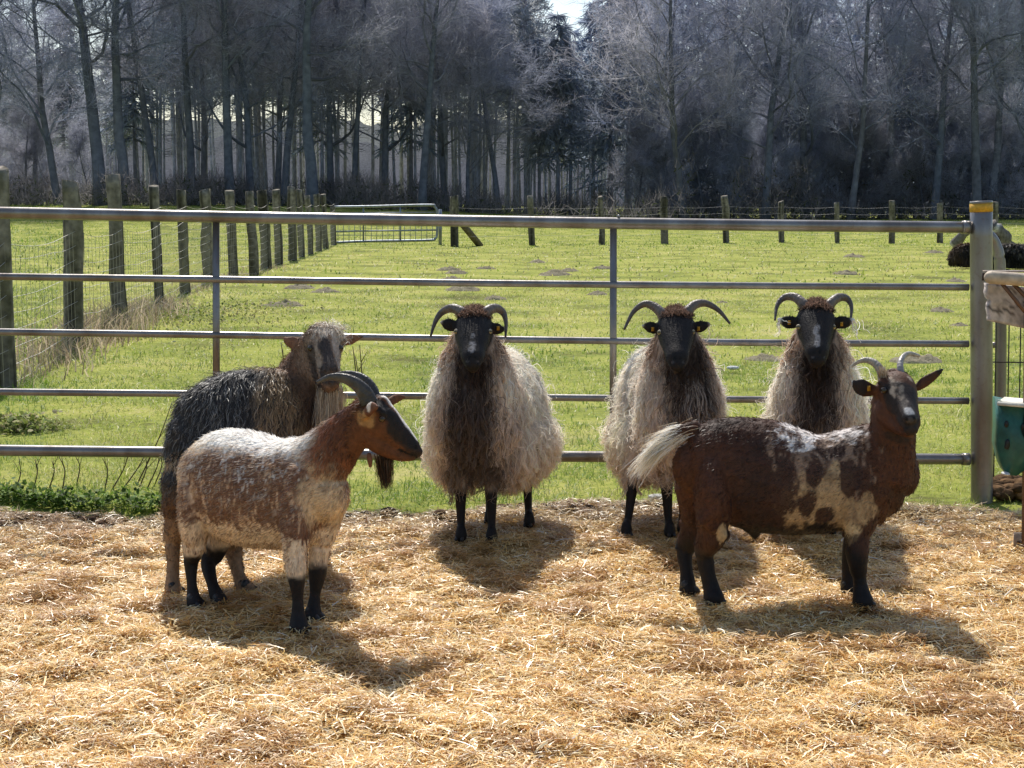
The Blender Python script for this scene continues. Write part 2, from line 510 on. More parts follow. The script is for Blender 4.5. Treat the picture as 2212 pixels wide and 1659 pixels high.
post = thing('gate_post', 'thick round galvanised post with yellow band that carries the gate', 'post', PO)
pt = W(2119.5, 436, PO[1])
mb = MB(); tube(mb, spline([PO - A(0, 0, .3), PO, (PO + pt) / 2, pt], 14), .0508, n=28); o = mb.build('tube', M_galv, post)
ax = unit(pt - PO)
M_band = mat_col('yellow_band_paint', .5, 0, .4, vary=.25, vscale=70)
mb = MB(); tube(mb, [pt - ax * .046, pt - ax * .008], .0525, n=28, c=(.62, .34, .03)); mb.build('band', M_band, post)
mb = MB(); tube(mb, [pt - ax * .008, pt + ax * .004], [.053, .051], n=28); mb.build('cap', M_galv, post)

# ------------------------------------------------------------------ right hand side: feeder rack, mineral box, second gate
RY = 6.2
rack = thing('hay_rack', 'brown steel and whitewashed plank hay rack at the edge of the pen', 'rack', G(2218, 1192))
mb = MB(); a, b = G(2218, 1192) + A(0, 0, -.02), W(2234, -260, RY)
tube(mb, [a, a * .5 + b * .5, b], .0225, n=4, side=(1, 1, 0)); mb.build('pole', M_rust, rack, smooth=False)
mb = MB(); pb = W(2216, 1172, RY - .05); box(mb, pb, (.10, .006, .085), c_=(.34, .27, .21))
M_pale = mat_col('pale_painted_steel', .6, 0, .3, vary=.3, vscale=30, bump=.3)
br = mb.build('foot_bracket', M_pale, rack)
mb = MB()
for dx in (-.032, -.008): tube(mb, [pb + A(dx, -.002, .002), pb + A(dx, -.008, .002)], .0065, n=10, c=(.02, .016, .012))
mb.build('bolt', M_rust, br)
# plank with a torn left end
def plank():
    mb = MB()
    n, k = 30, 14
    us = np.linspace(0, 1, n)
    rows = []
    for j in range(k):
        v = j / (k - 1)
        jag = .004 * math.sin(v * 17) + .012 * (noise(A(v * 9, 2, 1)[None], 1, 3)[0] - .5) + (.015 if .45 < v < .52 else 0)
        L_ = W(2133 + 6 * v, 612 + 82 * v, RY - .1); R_ = W(2320, 632 + 100 * v, RY + .05)
        L_[0] += jag * .5
        rows.append(L_[None] * (1 - us[:, None]) + R_[None] * us[:, None])
    F = np.array(rows)
    P2 = F * A(4, 1, 1)
    F[..., 1] += .003 * (fbm(F * A(.25, 1, 1), 60, 5, 2) - .5) + 0 * (noise(F * A(.2, 1, 1), 75, 9) > .72)
    Bk = F.copy(); Bk[..., 1] += .05
    idx = lambda i, j, o=0: o + i * n + j
    Q = [(idx(i, j), idx(i + 1, j), idx(i + 1, j + 1), idx(i, j + 1)) for i in range(k - 1) for j in range(n - 1)]
    Q += [(idx(i, j, k * n), idx(i, j + 1, k * n), idx(i + 1, j + 1, k * n), idx(i + 1, j, k * n)) for i in range(k - 1) for j in range(n - 1)]
    o = k * n
    for j in range(n - 1):
        Q += [(idx(0, j), idx(0, j + 1), idx(0, j + 1, o), idx(0, j, o)), (idx(k - 1, j + 1), idx(k - 1, j), idx(k - 1, j, o), idx(k - 1, j + 1, o))]
    for i in range(k - 1):
        Q += [(idx(i + 1, 0), idx(i, 0), idx(i, 0, o), idx(i + 1, 0, o)), (idx(i, n - 1), idx(i + 1, n - 1), idx(i + 1, n - 1, o), idx(i, n - 1, o))]
    V = np.vstack([F.reshape(-1, 3), Bk.reshape(-1, 3)])
    g = fbm(V * A(.10, 1, 1), 110, 8, 3)
    C = mix(A(.56, .48, .45), A(.17, .12, .10), sstep(.56, .74, g))
    crack = np.abs(V[:, 2] - (V[:len(V)].min(0)[2] * .42 + V.max(0)[2] * .58) + .01 * np.sin(V[:, 0] * 30)) < .006
    C[crack] *= .2
    mb.add(V, Q, None, C)
    return mb.build('plank', M_pale, rack, smooth=False)
plank()
mb = MB(); tube(mb, [W(2140, 599, RY - .22), W(2320, 612, RY - .22)], .0255, n=18, c=(.50, .40, .30), round_cap=True); mb.build('bar', M_pale, rack)
mb = MB(); box(mb, (W(2134, 582, RY - .15) + W(2330, 590, RY - .15)) / 2, (.38, .05, .006), c_=(.3, .24, .2)); box(mb, (W(2134, 588, RY - .15) + W(2330, 596, RY - .15)) / 2 + A(0, .03, -.012), (.38, .006, .03), c_=(.05, .03, .025)); mb.build('angle_iron', M_pale, rack, smooth=False)
for (x0, y0, x1, y1) in ((2164, 612, 2236, 700), (2188, 612, 2262, 690)):
    mb = MB(); tube(mb, [W(x0, y0, RY - .2), W(x1, y1, RY - .13)], .009, .006, n=4); mb.build('strut', M_rust, rack, smooth=False)

def feeder():
    t = thing('mineral_feeder', 'teal plastic feeder box with dark holes and cream lid on the rack', 'feeder', W(2200, 1030, 6.15))
    out = [(2158, 866), (2158, 930), (2156, 965), (2164, 1000), (2170, 1016), (2176, 1026), (2196, 1028), (2214, 1016), (2240, 985), (2262, 950), (2262, 880), (2208, 876)]
    n = len(out); mb = MB()
    F = np.array([W(x, y, 6.10) for x, y in out]); B = np.array([W(x + 2, y, 6.10) + A(.02, .16, 0) for x, y in out])
    cf, cb = F.mean(0) + A(0, -.018, 0), B.mean(0)
    V = np.vstack([F, B, cf, cb])
    Q = [(i, (i + 1) % n, n + (i + 1) % n, n + i) for i in range(n)]
    T = [(i, 2 * n, (i + 1) % n) for i in range(n)] + [(n + (i + 1) % n, 2 * n + 1, n + i) for i in range(n)]
    mb.add(V, Q, T, A(.024, .115, .092))
    M_teal = mat_col('scuffed_teal_plastic', .4, 0, .4, vary=.3, vscale=25, bump=.2)
    o = mb.build('shell', M_teal, t, smooth=False)
    for (x, y, rx, ry) in ((2174, 916, 5.0, 8), (2176, 960, 6, 12), (2210, 922, 4, 8), (2172, 965, 3, 5)):
        h = MB(); sphere(h, W(x, y, 6.083), (rx / FPX * 6.1, .006, ry / FPX * 6.1), 12, 6, c_=(.008, .01, .01)); h.build('hole', M_teal, o)
    h = MB(); sphere(h, W(2172, 1023, 6.09), (.016, .03, .007), 12, 6, c_=(.72, .70, .66)); h.build('worn_rim', M_pale, o)
    h = MB(); P = W(2225, 868, 6.17)
    V = [W(2154, 869, 6.06), W(2262, 878, 6.06), W(2268, 866, 6.28), W(2170, 857, 6.28)]
    V = np.array(V); h.add(np.vstack([V, V + A(0, 0, -.012)]), [(0, 1, 2, 3), (7, 6, 5, 4), (0, 4, 5, 1), (1, 5, 6, 2), (2, 6, 7, 3), (3, 7, 4, 0)], None, A(.70, .66, .56))
    h.build('lid', M_pale, t, smooth=False)
    h = MB(); tube(h, [W(2238, 870, 6.10), W(2233, 930, 6.08), W(2240, 985, 6.10)], .03, .05, n=10, c=(.012, .02, .018)); h.build('inner_tray', M_teal, t)
feeder()

Y2 = 7.75
mg = thing('mesh_gate', 'second galvanised gate with rounded corner standing just past the post', 'gate', G(2163, 1045))
mb = MB(); tube(mb, spline([W(2108, 496, Y2 + .2), W(2116, 498, Y2 + .1), W(2131, 503, Y2), W(2150, 528, Y2), W(2160, 572, Y2), W(2162, 700, Y2), W(2161, 965, Y2)], 40), .028, n=16)
mb.build('frame_tube', M_galv, mg)
for y in (745, 962):
    mb = MB(); tube(mb, [W(2161, y, Y2), W(2112, y + 1, Y2 + .2)], .016, n=10); mb.build('rail', M_galv, mg)
wp = thing('wire_panel', 'dark welded wire mesh panel between gate post and feeder', 'wire mesh', G(2190, 1040))
mb = MB()
for y in (782, 884, 983): tube(mb, [W(2132, y, 7.62), W(2300, y + 2, 7.62)], .0035, n=5, c=(.06, .05, .045))
for x in (2151, 2179, 2204, 2230, 2256): tube(mb, [W(x + 1, 690, 7.615), W(x - 5, 1052, 7.615)], .0035, n=5, c=(.05, .045, .04))
mb.build('wire_grid', M_twig, wp)
# little heap of dark straw at the foot of the feeder
mb = MB()
for i in range(150):
    p = G(rng.uniform(2142, 2240), rng.uniform(1052, 1078)); r = rng.gamma(2, .008) + .006
    sphere(mb, p + A(0, 0, .012 + abs(rng.normal(0, .018))), (r * 1.3, r, r * .8), 6, 4, c_=A(.12, .07, .035) * rng.uniform(.4, 1.5))
tag(mb.build('muck_heap', M_soil), 'small brown heap of mucky straw beside the gate post', 'heap', kind='stuff')

# ------------------------------------------------------------------ wooden posts
def wood_post(mb, base, top, wd, seed, top_cut=.0):
    r = np.random.default_rng(seed)
    m = 16; n = 12
    ts = np.linspace(-.06, 1, m)
    P = base + (top - base) * ts[:, None]
    P[:, 0] += wd * .16 * (noise(np.stack([ts * 3, ts * 0 + seed, ts * 0], -1), 1, seed) - .5)
    an = np.arange(n) * 2 * np.pi / n
    V = []; C = []
    for i in range(m):
        rad = wd / 2 * (.88 + .34 * noise(np.stack([np.cos(an) * 1.3 + seed * 3.1, np.sin(an) * 1.3, np.full(n, ts[i] * 3.0)], -1), 1, seed))
        rad *= 1 - .10 * ts[i]
        groove = noise(np.stack([an * 2.2, np.full(n, ts[i] * .8), np.full(n, seed * 1.0)], -1), 1, seed + 4)
        rad *= 1 - .14 * (groove > .66)
        V.append(P[i] + np.stack([rad * np.cos(an), rad * np.sin(an), 0 * an], -1))
        c = mix(A(.20, .18, .155), A(.125, .115, .085), sstep(.35, .65, noise(np.stack([an, np.full(n, ts[i] * 4), np.full(n, seed * 1.)], -1), 1, seed + 9)))
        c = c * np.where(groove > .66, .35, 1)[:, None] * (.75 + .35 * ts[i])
        C.append(c)
    V = np.array(V); V[-1, :, 2] += r.uniform(-.5, .5) * wd * .35 * np.cos(an + r.uniform(0, 6))
    V = V.reshape(-1, 3); C = np.array(C).reshape(-1, 3)
    i = np.arange(m - 1)[:, None] * n; j = np.arange(n)[None]; k = (j + 1) % n
    Q = np.stack([i + j, i + k, i + n + k, i + n + j], -1).reshape(-1, 4)
    V = np.vstack([V, V[-n:].mean(0)]); C = np.vstack([C, A(.30, .26, .21)])
    T = [((m - 1) * n + j, (m - 1) * n + (j + 1) % n, m * n) for j in range(n)]
    mb.add(V, Q, T, C)

def vpost(xt, yt, xb, yb):
    b = G(xb, yb); t = W(xt, yt, b[1]); b[2] = float(field_h(b[0], b[1])) if b[1] > 10 else 0
    return b, t

LF = [(-120, 335, -105, 890, 46), (-2, 364, 12, 832, 40), (152, 391, 164, 752, 41), (245, 377, 262, 709, 33), (331, 402, 347, 668, 23), (391, 410, 402, 634, 22),
      (443, 411, 451, 608, 25), (497, 412, 505, 594, 22), (540, 413, 549, 592, 20), (565, 411, 575, 580, 24), (596, 410, 603, 568, 18), (628, 405, 633, 560, 19),
      (646, 409, 651, 552, 14), (665, 424, 671, 547, 13), (684, 419, 689, 540, 15), (698, 420, 702, 536, 13), (718, 446, 721, 529, 13)]
b0 = G(164, 752)
fence = thing('pasture_fence', 'row of weathered wooden posts with wire netting running away on the left', 'fence', b0)
lf_pts = []
for i, (xt, yt, xb, yb, w) in enumerate(LF):
    b, t = vpost(xt, yt, xb, yb); lf_pts.append((b, t))
    mb = MB(); wood_post(mb, b, t, w / FPX * b[1], 40 + i)
    if i == 6:      # knotted stub on one post
        sphere(mb, b * .45 + t * .55 + A(-.05, -.03, -.05), (.055, .05, .12), 10, 7, c_=(.13, .12, .08))
    mb.build('post', M_post, fence)
def netting():
    mb = MB()
    for (b, t), (b2, t2) in zip(lf_pts[:-1], lf_pts[1:]):
        L = np.linalg.norm(b2 - b); m = 9
        us = np.linspace(0, 1, m)
        far = .0016 + .00006 * b[1]
        rowsP = []
        for k, hgt in enumerate(np.linspace(.04, 1.12, 9)):
            z = hgt - .06 * np.sin(np.pi * us) * (hgt ** 1.5) * (.5 + noise(A(k, b[1], 0)[None], 1.7, 2)[0]) + .03 * (noise(np.stack([us * 5, us * 0 + k, us * 0 + b[1]], -1), 1, 4) - .5)
            P = b[None] * (1 - us[:, None]) + b2[None] * us[:, None]
            P = P + np.stack([.05 + 0 * us, -.05 + 0 * us, z], -1)
            rowsP.append(P)
            tube(mb, P, far, n=3, c=(.42, .40, .36), cap=False)
        R = np.array(rowsP)
        nv = max(3, int(L / .16))
        for u in np.linspace(0, 1, nv):
            q = u * (m - 1); i0 = min(int(q), m - 2); f = q - i0
            tube(mb, R[:, i0] * (1 - f) + R[:, i0 + 1] * f, far * .8, n=3, c=(.36, .34, .30), cap=False)
        P = b[None] * (1 - us[:, None]) + b2[None] * us[:, None] + np.stack([.05 + 0 * us, -.05 + 0 * us, 1.32 - .05 * np.sin(np.pi * us)], -1)
        tube(mb, P, far * 1.2, n=3, c=(.42, .4, .36), cap=False)
    mb.build('netting', M_wire, fence)
netting()

FF = [(980, 423, 982, 531, 19), (1146, 423, 1149, 528, 14), (1297, 425, 1300, 527, 13), (1434, 424, 1437, 526, 16), (1566, 423, 1569, 525, 15), (1687, 435, 1688, 523, 13), (1807, 437, 1808, 524, 11), (1926, 433, 1927, 525, 13), (2029, 439, 2030, 525, 14), (2150, 436, 2150, 525, 14), (2270, 436, 2270, 525, 14)]
ff = thing('far_fence', 'line of grey posts and thin wires across the far end of the pasture', 'fence', G(1569, 525))
fp = []
for i, (xt, yt, xb, yb, w) in enumerate(FF):
    b, t = vpost(xt, yt, xb, yb); fp.append((b, t))
    mb = MB(); wood_post(mb, b, t, w / FPX * b[1], 80 + i); mb.build('post', M_post, ff)
mb = MB(); b, t = fp[0]
b2 = G(1038, 529); tube(mb, [b + A(.06, -.05, .95), b2 + A(0, 0, -.05)], .11, n=8, c=(.13, .11, .08)); mb.build('brace', M_post, ff)
mb = MB()
for (b, t), (b2, t2) in zip(fp[:-1], fp[1:]):
    for h in (.35, .7, 1.0, 1.22):
        us = np.linspace(0, 1, 7)[:, None]
        P = b * (1 - us) + b2 * us; P[:, 2] += h - .05 * np.sin(np.pi * us[:, 0]); P[:, 1] -= .1
        tube(mb, P, .004, n=3, c=(.2, .2, .22), cap=False)
mb.build('wire', M_wire, ff)

def far_gate():
    Yg = 51.5
    fg = thing('paddock_gate', 'distant blue grey tubular gate between the two pasture fences', 'gate', G(830, 529))
    def P(x, y): return W(x, y, Yg)
    sk = 6
    mb = MB(); tube(mb, spline([P(722, 447), P(800, 446), P(925, 443), P(939, 447), P(944, 460), P(944, 505), P(940, 515), P(925, 519), P(800, 521), P(722, 524)], 60), .042, n=8); mb.build('frame_tube', M_blue, fg)
    for (a, b) in ((461, 459), (500, 497)):
        mb = MB(); tube(mb, [P(722, a), P(944, b)], .03, n=6); mb.build('rail', M_blue, fg)
    for x in (785, 865):
        mb = MB(); tube(mb, [P(x, 445), P(x, 521)], .03, n=6); mb.build('upright_bar', M_blue, fg)
    mb = MB()
    for x in np.arange(730, 944, 12): tube(mb, [P(x, 485), P(x, 521)], .010, n=4, c=(.16, .2, .25))
    for y in (486, 508): tube(mb, [P(722, y), P(944, y)], .010, n=4, c=(.16, .2, .25))
    mb.build('wire_grid', M_twig, fg)
    pp = thing('hanging_post', 'slim steel post at the right end of the distant gate', 'post', G(951, 528))
    mb = MB(); tube(mb, [G(951, 528) - A(0, 0, .1), W(951, 452, G(951, 528)[1])], .06, n=8); mb.build('tube', M_blue, pp)
far_gate()

# ------------------------------------------------------------------ molehills, stones
MH = [(610, 661, 1.3), (646, 620, 1.2), (705, 629, 1.1), (968, 584, 1.0), (986, 590, 1.0), (1000, 626, 1.2), (975, 604, 1.1), (1050, 580, .8), (1068, 639, 1.0), (1160, 565, .8),
      (1196, 592, 1.3), (1230, 586, .9), (1305, 581, .9), (1290, 632, .8), (1650, 765, 1.1), (1985, 769, 1.5), (1845, 552, 1.0), (1829, 591, 1.0), (2064, 604, .9),
      (2018, 545, .8), (1560, 650, .5), (2035, 668, .9), (2075, 700, .6)]
MHM = None
def molehills():
    protos = []
    for s in range(4):
        mb = MB(); n1, n2 = 22, 8
        an = np.arange(n1) * 2 * np.pi / n1
        V = [A(0, 0, .075)]
        for q in range(1, n2 + 1):
            rr = .21 * (q / n2) * (1 + .35 * (noise(np.stack([np.cos(an) * 1.5, np.sin(an) * 1.5, an * 0 + s], -1), 1, 3) - .5))
            z = .075 * (1 - (q / n2) ** 1.6)
            R3 = np.stack([rr * np.cos(an) * 1.25, rr * np.sin(an), z + 0 * an], -1)
            R3[:, 2] += .085 * (noise(R3 + s, 28, 4) - .5) * (1 - .3 * q / n2) - (.02 if q == n2 else 0)
            V += list(R3)
        V = np.array(V); Q = [(1 + q * n1 + j, 1 + (q + 1) * n1 + j, 1 + (q + 1) * n1 + (j + 1) % n1, 1 + q * n1 + (j + 1) % n1) for q in range(n2 - 1) for j in range(n1)]
        T = [(0, 1 + j, 1 + (j + 1) % n1) for j in range(n1)]
        mb.add(V, Q, T, mix(A(.15, .125, .08), A(.29, .26, .18), noise(V + s, 35, 6)))
        protos.append(mb.mesh('molehill', M_soil, smooth=False))
    for i, (x, y, s) in enumerate(MH):
        p = G(x, y); p[2] = float(field_h(p[0], p[1]))
        o = bpy.data.objects.new('molehill', protos[i % 4]); COL.objects.link(o)
        k = s * (.45 + .028 * p[1]) * .85
        o.location = p; o.scale = (k, k, k * .8); o.rotation_euler = (0, 0, i * 1.3)
        tag(o, 'low crumbly grey brown molehill on the grazed pasture', 'molehill', 'molehills in the pasture')
molehills()
for (x, y, s, l) in ((1583, 797, .035, 'small white stone lying in the grass beside the middle sheep'), (1420, 1078, .03, 'small white stone on the turf edge below the white tail')):
    p = G(x, y); mb = MB(); sphere(mb, (0, 0, .01), (s * 1.6, s, s * .5), 9, 6, c_=(.6, .6, .58)); o = mb.build('stone', M_soil); o.location = p; tag(o, l, 'stone')

# ------------------------------------------------------------------ weeds, dry stems, low leafy border, dead grass
def leafy(name, label, cat, n, posf, size, cols, hmax):
    mb = MB()
    base = posf(n); m = len(base)
    az = rng.random(m) * 6.283; el = rng.normal(.5, .45, m)
    d = np.stack([np.cos(az) * np.cos(el), np.sin(az) * np.cos(el), np.sin(el)], -1)
    L = size * (.6 + .8 * rng.random(m))
    c = base + np.stack([0 * L, 0 * L, hmax * rng.random(m) ** 1.4], -1)
    t = A(0, .35, .75, 1)
    pts = c[:, None] + d[:, None] * (L[:, None] * t)[..., None]
    pts[:, 3, 2] -= .25 * L
    s = unit(np.cross(d, A(0, 0, 1)) + .3 * rng.standard_normal((m, 3)))
    wd = (L * .75)[:, None] * A(.3, 1, .75, .05)
    col = np.array(cols)[rng.integers(0, len(cols), m)] * (.6 + .7 * rng.random(m))[:, None]
    ribbons(mb, pts, wd, np.repeat(s[:, None], 4, 1), col)
    return tag(mb.build(name, M_leaf), label, cat, kind='stuff')
def border(n):
    x = rng.uniform(-3.1, -1.35, n) ; x = x + 0
    y = edge_y(x) + .02 + np.abs(rng.normal(0, .09, n))
    k = rng.random(n) < np.clip(1.6 * fbm(np.stack([x, y, 0 * x], -1), 3.5, 61, 2) - .25, .1, 1)
    z = field_h(x, y) + .012
    return np.stack([x, y, z], -1)[k]
leafy('ground_ivy', 'low dark green leafy weeds along the pen edge at left', 'weeds', 3900, border, .025, [(.09, .17, .025), (.15, .25, .035), (.22, .32, .05), (.06, .10, .02)], .07)
def weedpatch(n):
    c = [G(430, 690), G(330, 688), G(500, 670), G(240, 720), G(45, 925), G(360, 680)]
    i = rng.integers(0, len(c), n)
    P = np.array(c)[i] + np.stack([rng.normal(0, .55, n), rng.normal(0, .5, n), 0 * i], -1) * np.where(i == 4, .2, 1)[:, None]
    P[:, 2] = field_h(P[:, 0], P[:, 1]); return P
leafy('meadow_weeds', 'dull green weed clumps growing at the foot of the left fence', 'weeds', 3000, weedpatch, .034, [(.17, .22, .05), (.26, .30, .07), (.34, .30, .14)], .09)

def deadgrass():
    mb = MB(); n = 7500
    i = rng.integers(0, 9, n); f = rng.random(n)
    B = np.array([p[0] for p in lf_pts])
    P = B[i + 1] * (1 - f[:, None]) + B[np.minimum(i + 2, len(B) - 1)] * f[:, None]
    P = P + np.stack([rng.normal(-.05, .22, n), rng.normal(.1, .2, n), 0 * f], -1)
    P[:, 2] = field_h(P[:, 0], P[:, 1])
    dens = fbm(P, .6, 71, 2)
    mid = np.exp(-((P[:, 1] - 16.5) / 3.5) ** 2)
    k = rng.random(n) < np.clip(.25 + 1.1 * mid + .8 * (dens - .5), 0.05, 1); P = P[k]; mid = mid[k]; n = len(P)
    L = (.08 + .24 * mid) * (.5 + rng.random(n))
    az = rng.random(n) * 6.283; ln = np.abs(rng.normal(.3, .25, n))
    d = np.stack([np.cos(az) * np.sin(ln), np.sin(az) * np.sin(ln), np.cos(ln)], -1)
    pts = P[:, None] + d[:, None] * (L[:, None] * A(0, .5, 1))[..., None]
    pts[:, 2, 2] -= L * .2; pts[:, 2, 0] += rng.normal(0, .3, n) * L
    s = unit(np.stack([-np.sin(az), np.cos(az), 0 * az], -1))
    col = np.array([(.48, .38, .27), (.56, .46, .33), (.36, .27, .19), (.34, .32, .14)])[rng.integers(0, 4, n)] * (.7 + .5 * rng.random(n))[:, None]
    ribbons(mb, pts, (.011 * (.6 + .8 * rng.random(n)))[:, None] * A(1, .8, .3), np.repeat(s[:, None], 3, 1), col)
    tag(mb.build('dead_grass', M_grass), 'tall pinkish brown dead grass tangled along the left fence', 'grass', kind='stuff')
deadgrass()

def stem(x0, y0, x1, y1, label, Yo=0.05, r=.004):
    p = G(x0, y0); mb = MB(); e = W(x1, y1, p[1] + Yo); mid = (p + e) / 2 + A(.02, 0, .01)
    P = spline([p - A(0, 0, .02), mid, e], 9)
    tube(mb, P, np.linspace(r, r * .45, 9), n=5, c=(.12, .085, .05))
    d = unit(e - p)
    for k in (4, 6):
        q = P[k]; tube(mb, [q, q + d * .05 + A(rng.normal(0, .03), 0, .02)], [r * .5, r * .25], n=4, c=(.12, .085, .05))
    o = mb.build('dry_stem', M_twig); tag(o, label, 'dry stem', 'dry stems along the pen edge')
sl = 'thin dry brown weed stem leaning up from the turf edge'
for (x0, y0, x1, y1) in ((295, 1040, 372, 868), (318, 1046, 345, 975), (240, 1052, 276, 985), (262, 1052, 312, 985), (68, 1060, 76, 992), (105, 1050, 112, 995), (300, 1046, 315, 990), (225, 1056, 222, 990), (165, 1040, 163, 985), (332, 1042, 348, 988), (30, 1056, 42, 1000), (135, 1050, 128, 988)):
    stem(x0, y0, x1, y1, sl)
sl2 = 'thin dry brown weed stem rising behind the horned goats'
for (x0, y0, x1, y1) in ((764, 905, 762, 748), (772, 905, 777, 745), (770, 910, 768, 770), (612, 890, 607, 740)):
    stem(x0, y0, x1, y1, sl2, 0.0, .006)
# ------------------------------------------------------------------ the wood
def tw(mb, P, D, L, w, col, r, k=3, droop=0.0, seg=3):
    """k twig ribbons at every row of P"""
    n = len(P)
    P = np.repeat(P, k, 0); D = np.repeat(D, k, 0); L = np.repeat(np.broadcast_to(L, (n,)), k)
    d = unit(D + r.normal(0, .6, (n * k, 3)))
    t = np.linspace(0, 1, seg)
    LL = L * (.5 + r.random(n * k))
    pts = P[:, None] + d[:, None] * (LL[:, None] * t)[..., None]
    b = r.normal(0, .22, (n * k, 3)); b[:, 2] += .1 - droop
    pts = pts + b[:, None] * (LL[:, None] * t * t)[..., None]
    s = unit(np.cross(d, r.normal(0, 1, (n * k, 3))))
    wd = np.broadcast_to(w, (n * k,))[:, None] * np.linspace(1, .35, seg)[None]
    c = np.asarray(col) * (.7 + .6 * r.random(n * k))[:, None]
    ribbons(mb, pts, wd, np.repeat(s[:, None], seg, 1), c)
    return pts, d, LL

def limb_path(r, p, d, L, n, wob, up):
    P = [p]; d = unit(d)
    for i in range(n):
        d = unit(d + r.normal(0, wob, 3) + A(0, 0, up))
        P.append(P[-1] + d * L / n)
    return np.array(P)

HAZY_BARK = A(.46, .485, .57); HAZY_TWIG = A(.465, .475, .56)  # haze over the wood put into the pale bluish bark and twig colours
def bare_tree(seed, H, R, lean=0.0, low=.32, fork=.62, spread=1.0, dens=1.0):
    r = np.random.default_rng(seed)
    tr, cr = MB(), MB()
    P = [A(0, 0, -.3)]; d = unit(A(lean, 0, 1)); n = 14
    for i in range(n):
        d = unit(d + r.normal(0, .035, 3) + A(-lean * .03, 0, .03)); P.append(P[-1] + d * H * .92 / n)
    P = np.array(P); ts = np.linspace(0, 1, n + 1)
    rad = R * (1 - ts * .93) ** .8; rad[0] *= 1.35; rad[1] *= 1.05
    tube(tr, P, rad, n=9, c=np.tile(HAZY_BARK * .55, (n + 1, 1)) * (.85 + .3 * r.random((n + 1, 1))))
    tips = []; TP = []; TD = []; TLn = []
    nl = int(20 * dens)
    for i in range(nl):
        f = low + (1 - low) * (i + r.random()) / nl * .97
        q = f * n; i0 = min(int(q), n - 1); p = P[i0] + (P[i0 + 1] - P[i0]) * (q - i0)
        az = i * 2.4 + r.normal(0, .5); el = r.uniform(.15, .75) + .35 * f
        dd = A(math.cos(az) * math.cos(el), math.sin(az) * math.cos(el), math.sin(el))
        L = H * (.34 - .20 * (f - low) / (1 - low)) * r.uniform(.7, 1.25) * spread
        rr = R * (1 - f * .9) ** .8 * r.uniform(.30, .55)
        B = limb_path(r, p, dd, L, 8, .20, .05)
        tube(cr, B, np.linspace(rr, rr * .18, 9), n=5, c=HAZY_BARK * r.uniform(.6, .85), cap=False)
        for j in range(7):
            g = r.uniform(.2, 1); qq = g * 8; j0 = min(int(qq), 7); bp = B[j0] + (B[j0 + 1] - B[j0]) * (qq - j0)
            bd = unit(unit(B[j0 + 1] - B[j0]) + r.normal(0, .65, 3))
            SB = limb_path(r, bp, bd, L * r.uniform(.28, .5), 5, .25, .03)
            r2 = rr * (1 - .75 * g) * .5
            tube(cr, SB, np.linspace(max(r2, .02), .012, 6), n=4, c=HAZY_BARK * r.uniform(.85, 1.2), cap=False)
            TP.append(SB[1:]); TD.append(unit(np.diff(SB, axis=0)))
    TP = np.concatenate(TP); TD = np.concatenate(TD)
    pts, d, L = tw(cr, TP, TD, .075 * H ** .9 * .9, .020, HAZY_TWIG * .9, r, 4, 0.02, 4)
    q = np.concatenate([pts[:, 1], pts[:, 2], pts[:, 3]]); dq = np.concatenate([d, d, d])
    tw(cr, q, dq, .55, .012, HAZY_TWIG * 1.05, r, 2, .05, 3)
    return tr, cr

HAZY_NEED = A(.42, .48, .58)  # pale blue grey needles: distance haze put into the colour
def conifer(seed, H, R, low=.12, wide=.17, col=HAZY_NEED):
    r = np.random.default_rng(seed); tr, cr = MB(), MB()
    z = np.linspace(-.3, H, 9); P = np.stack([.02 * np.sin(z), 0 * z, z], -1)
    tube(tr, P, R * (1 - np.linspace(0, .96, 9)), n=7, c=HAZY_BARK * .75)
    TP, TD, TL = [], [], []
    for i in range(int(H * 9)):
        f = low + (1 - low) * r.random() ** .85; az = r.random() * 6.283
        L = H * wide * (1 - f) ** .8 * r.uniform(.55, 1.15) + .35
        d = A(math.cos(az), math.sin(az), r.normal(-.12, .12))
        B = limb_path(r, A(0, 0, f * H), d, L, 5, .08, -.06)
        tube(cr, B, np.linspace(.045, .012, 6), n=3, c=HAZY_BARK * .8, cap=False)
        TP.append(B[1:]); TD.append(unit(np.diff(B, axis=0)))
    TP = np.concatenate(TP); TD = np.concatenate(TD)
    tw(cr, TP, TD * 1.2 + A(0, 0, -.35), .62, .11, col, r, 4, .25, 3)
    return tr, cr

def pine(seed, H, R, low=.45):
    r = np.random.default_rng(seed); tr, cr = MB(), MB()
    z = np.linspace(-.3, H * .97, 10); P = np.stack([.12 * np.sin(z * .3 + seed), .1 * np.cos(z * .25), z], -1)
    tube(tr, P, R * (1 - np.linspace(0, .8, 10)), n=7, c=HAZY_BARK * A(1.3, 1.25, 1.2))
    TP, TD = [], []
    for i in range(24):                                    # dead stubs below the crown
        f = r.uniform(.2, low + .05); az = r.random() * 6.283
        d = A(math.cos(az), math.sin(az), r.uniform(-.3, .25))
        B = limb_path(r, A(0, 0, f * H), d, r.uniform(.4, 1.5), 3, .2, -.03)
        tube(cr, B, [.022, .018, .012, .008], n=3, c=HAZY_BARK, cap=False)
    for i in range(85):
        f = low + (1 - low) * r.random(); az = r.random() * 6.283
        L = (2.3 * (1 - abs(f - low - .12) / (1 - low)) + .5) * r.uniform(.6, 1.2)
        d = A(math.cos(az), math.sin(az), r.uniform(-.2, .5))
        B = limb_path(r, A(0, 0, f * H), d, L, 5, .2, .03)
        tube(cr, B, np.linspace(.05, .012, 6), n=3, c=HAZY_BARK, cap=False)
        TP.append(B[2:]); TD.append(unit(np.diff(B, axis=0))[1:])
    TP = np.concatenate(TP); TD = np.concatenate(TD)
    tw(cr, TP, TD + A(0, 0, .2), .48, .10, HAZY_NEED * A(1.1, 1.05, .95), r, 6, 0, 3)
    return tr, cr

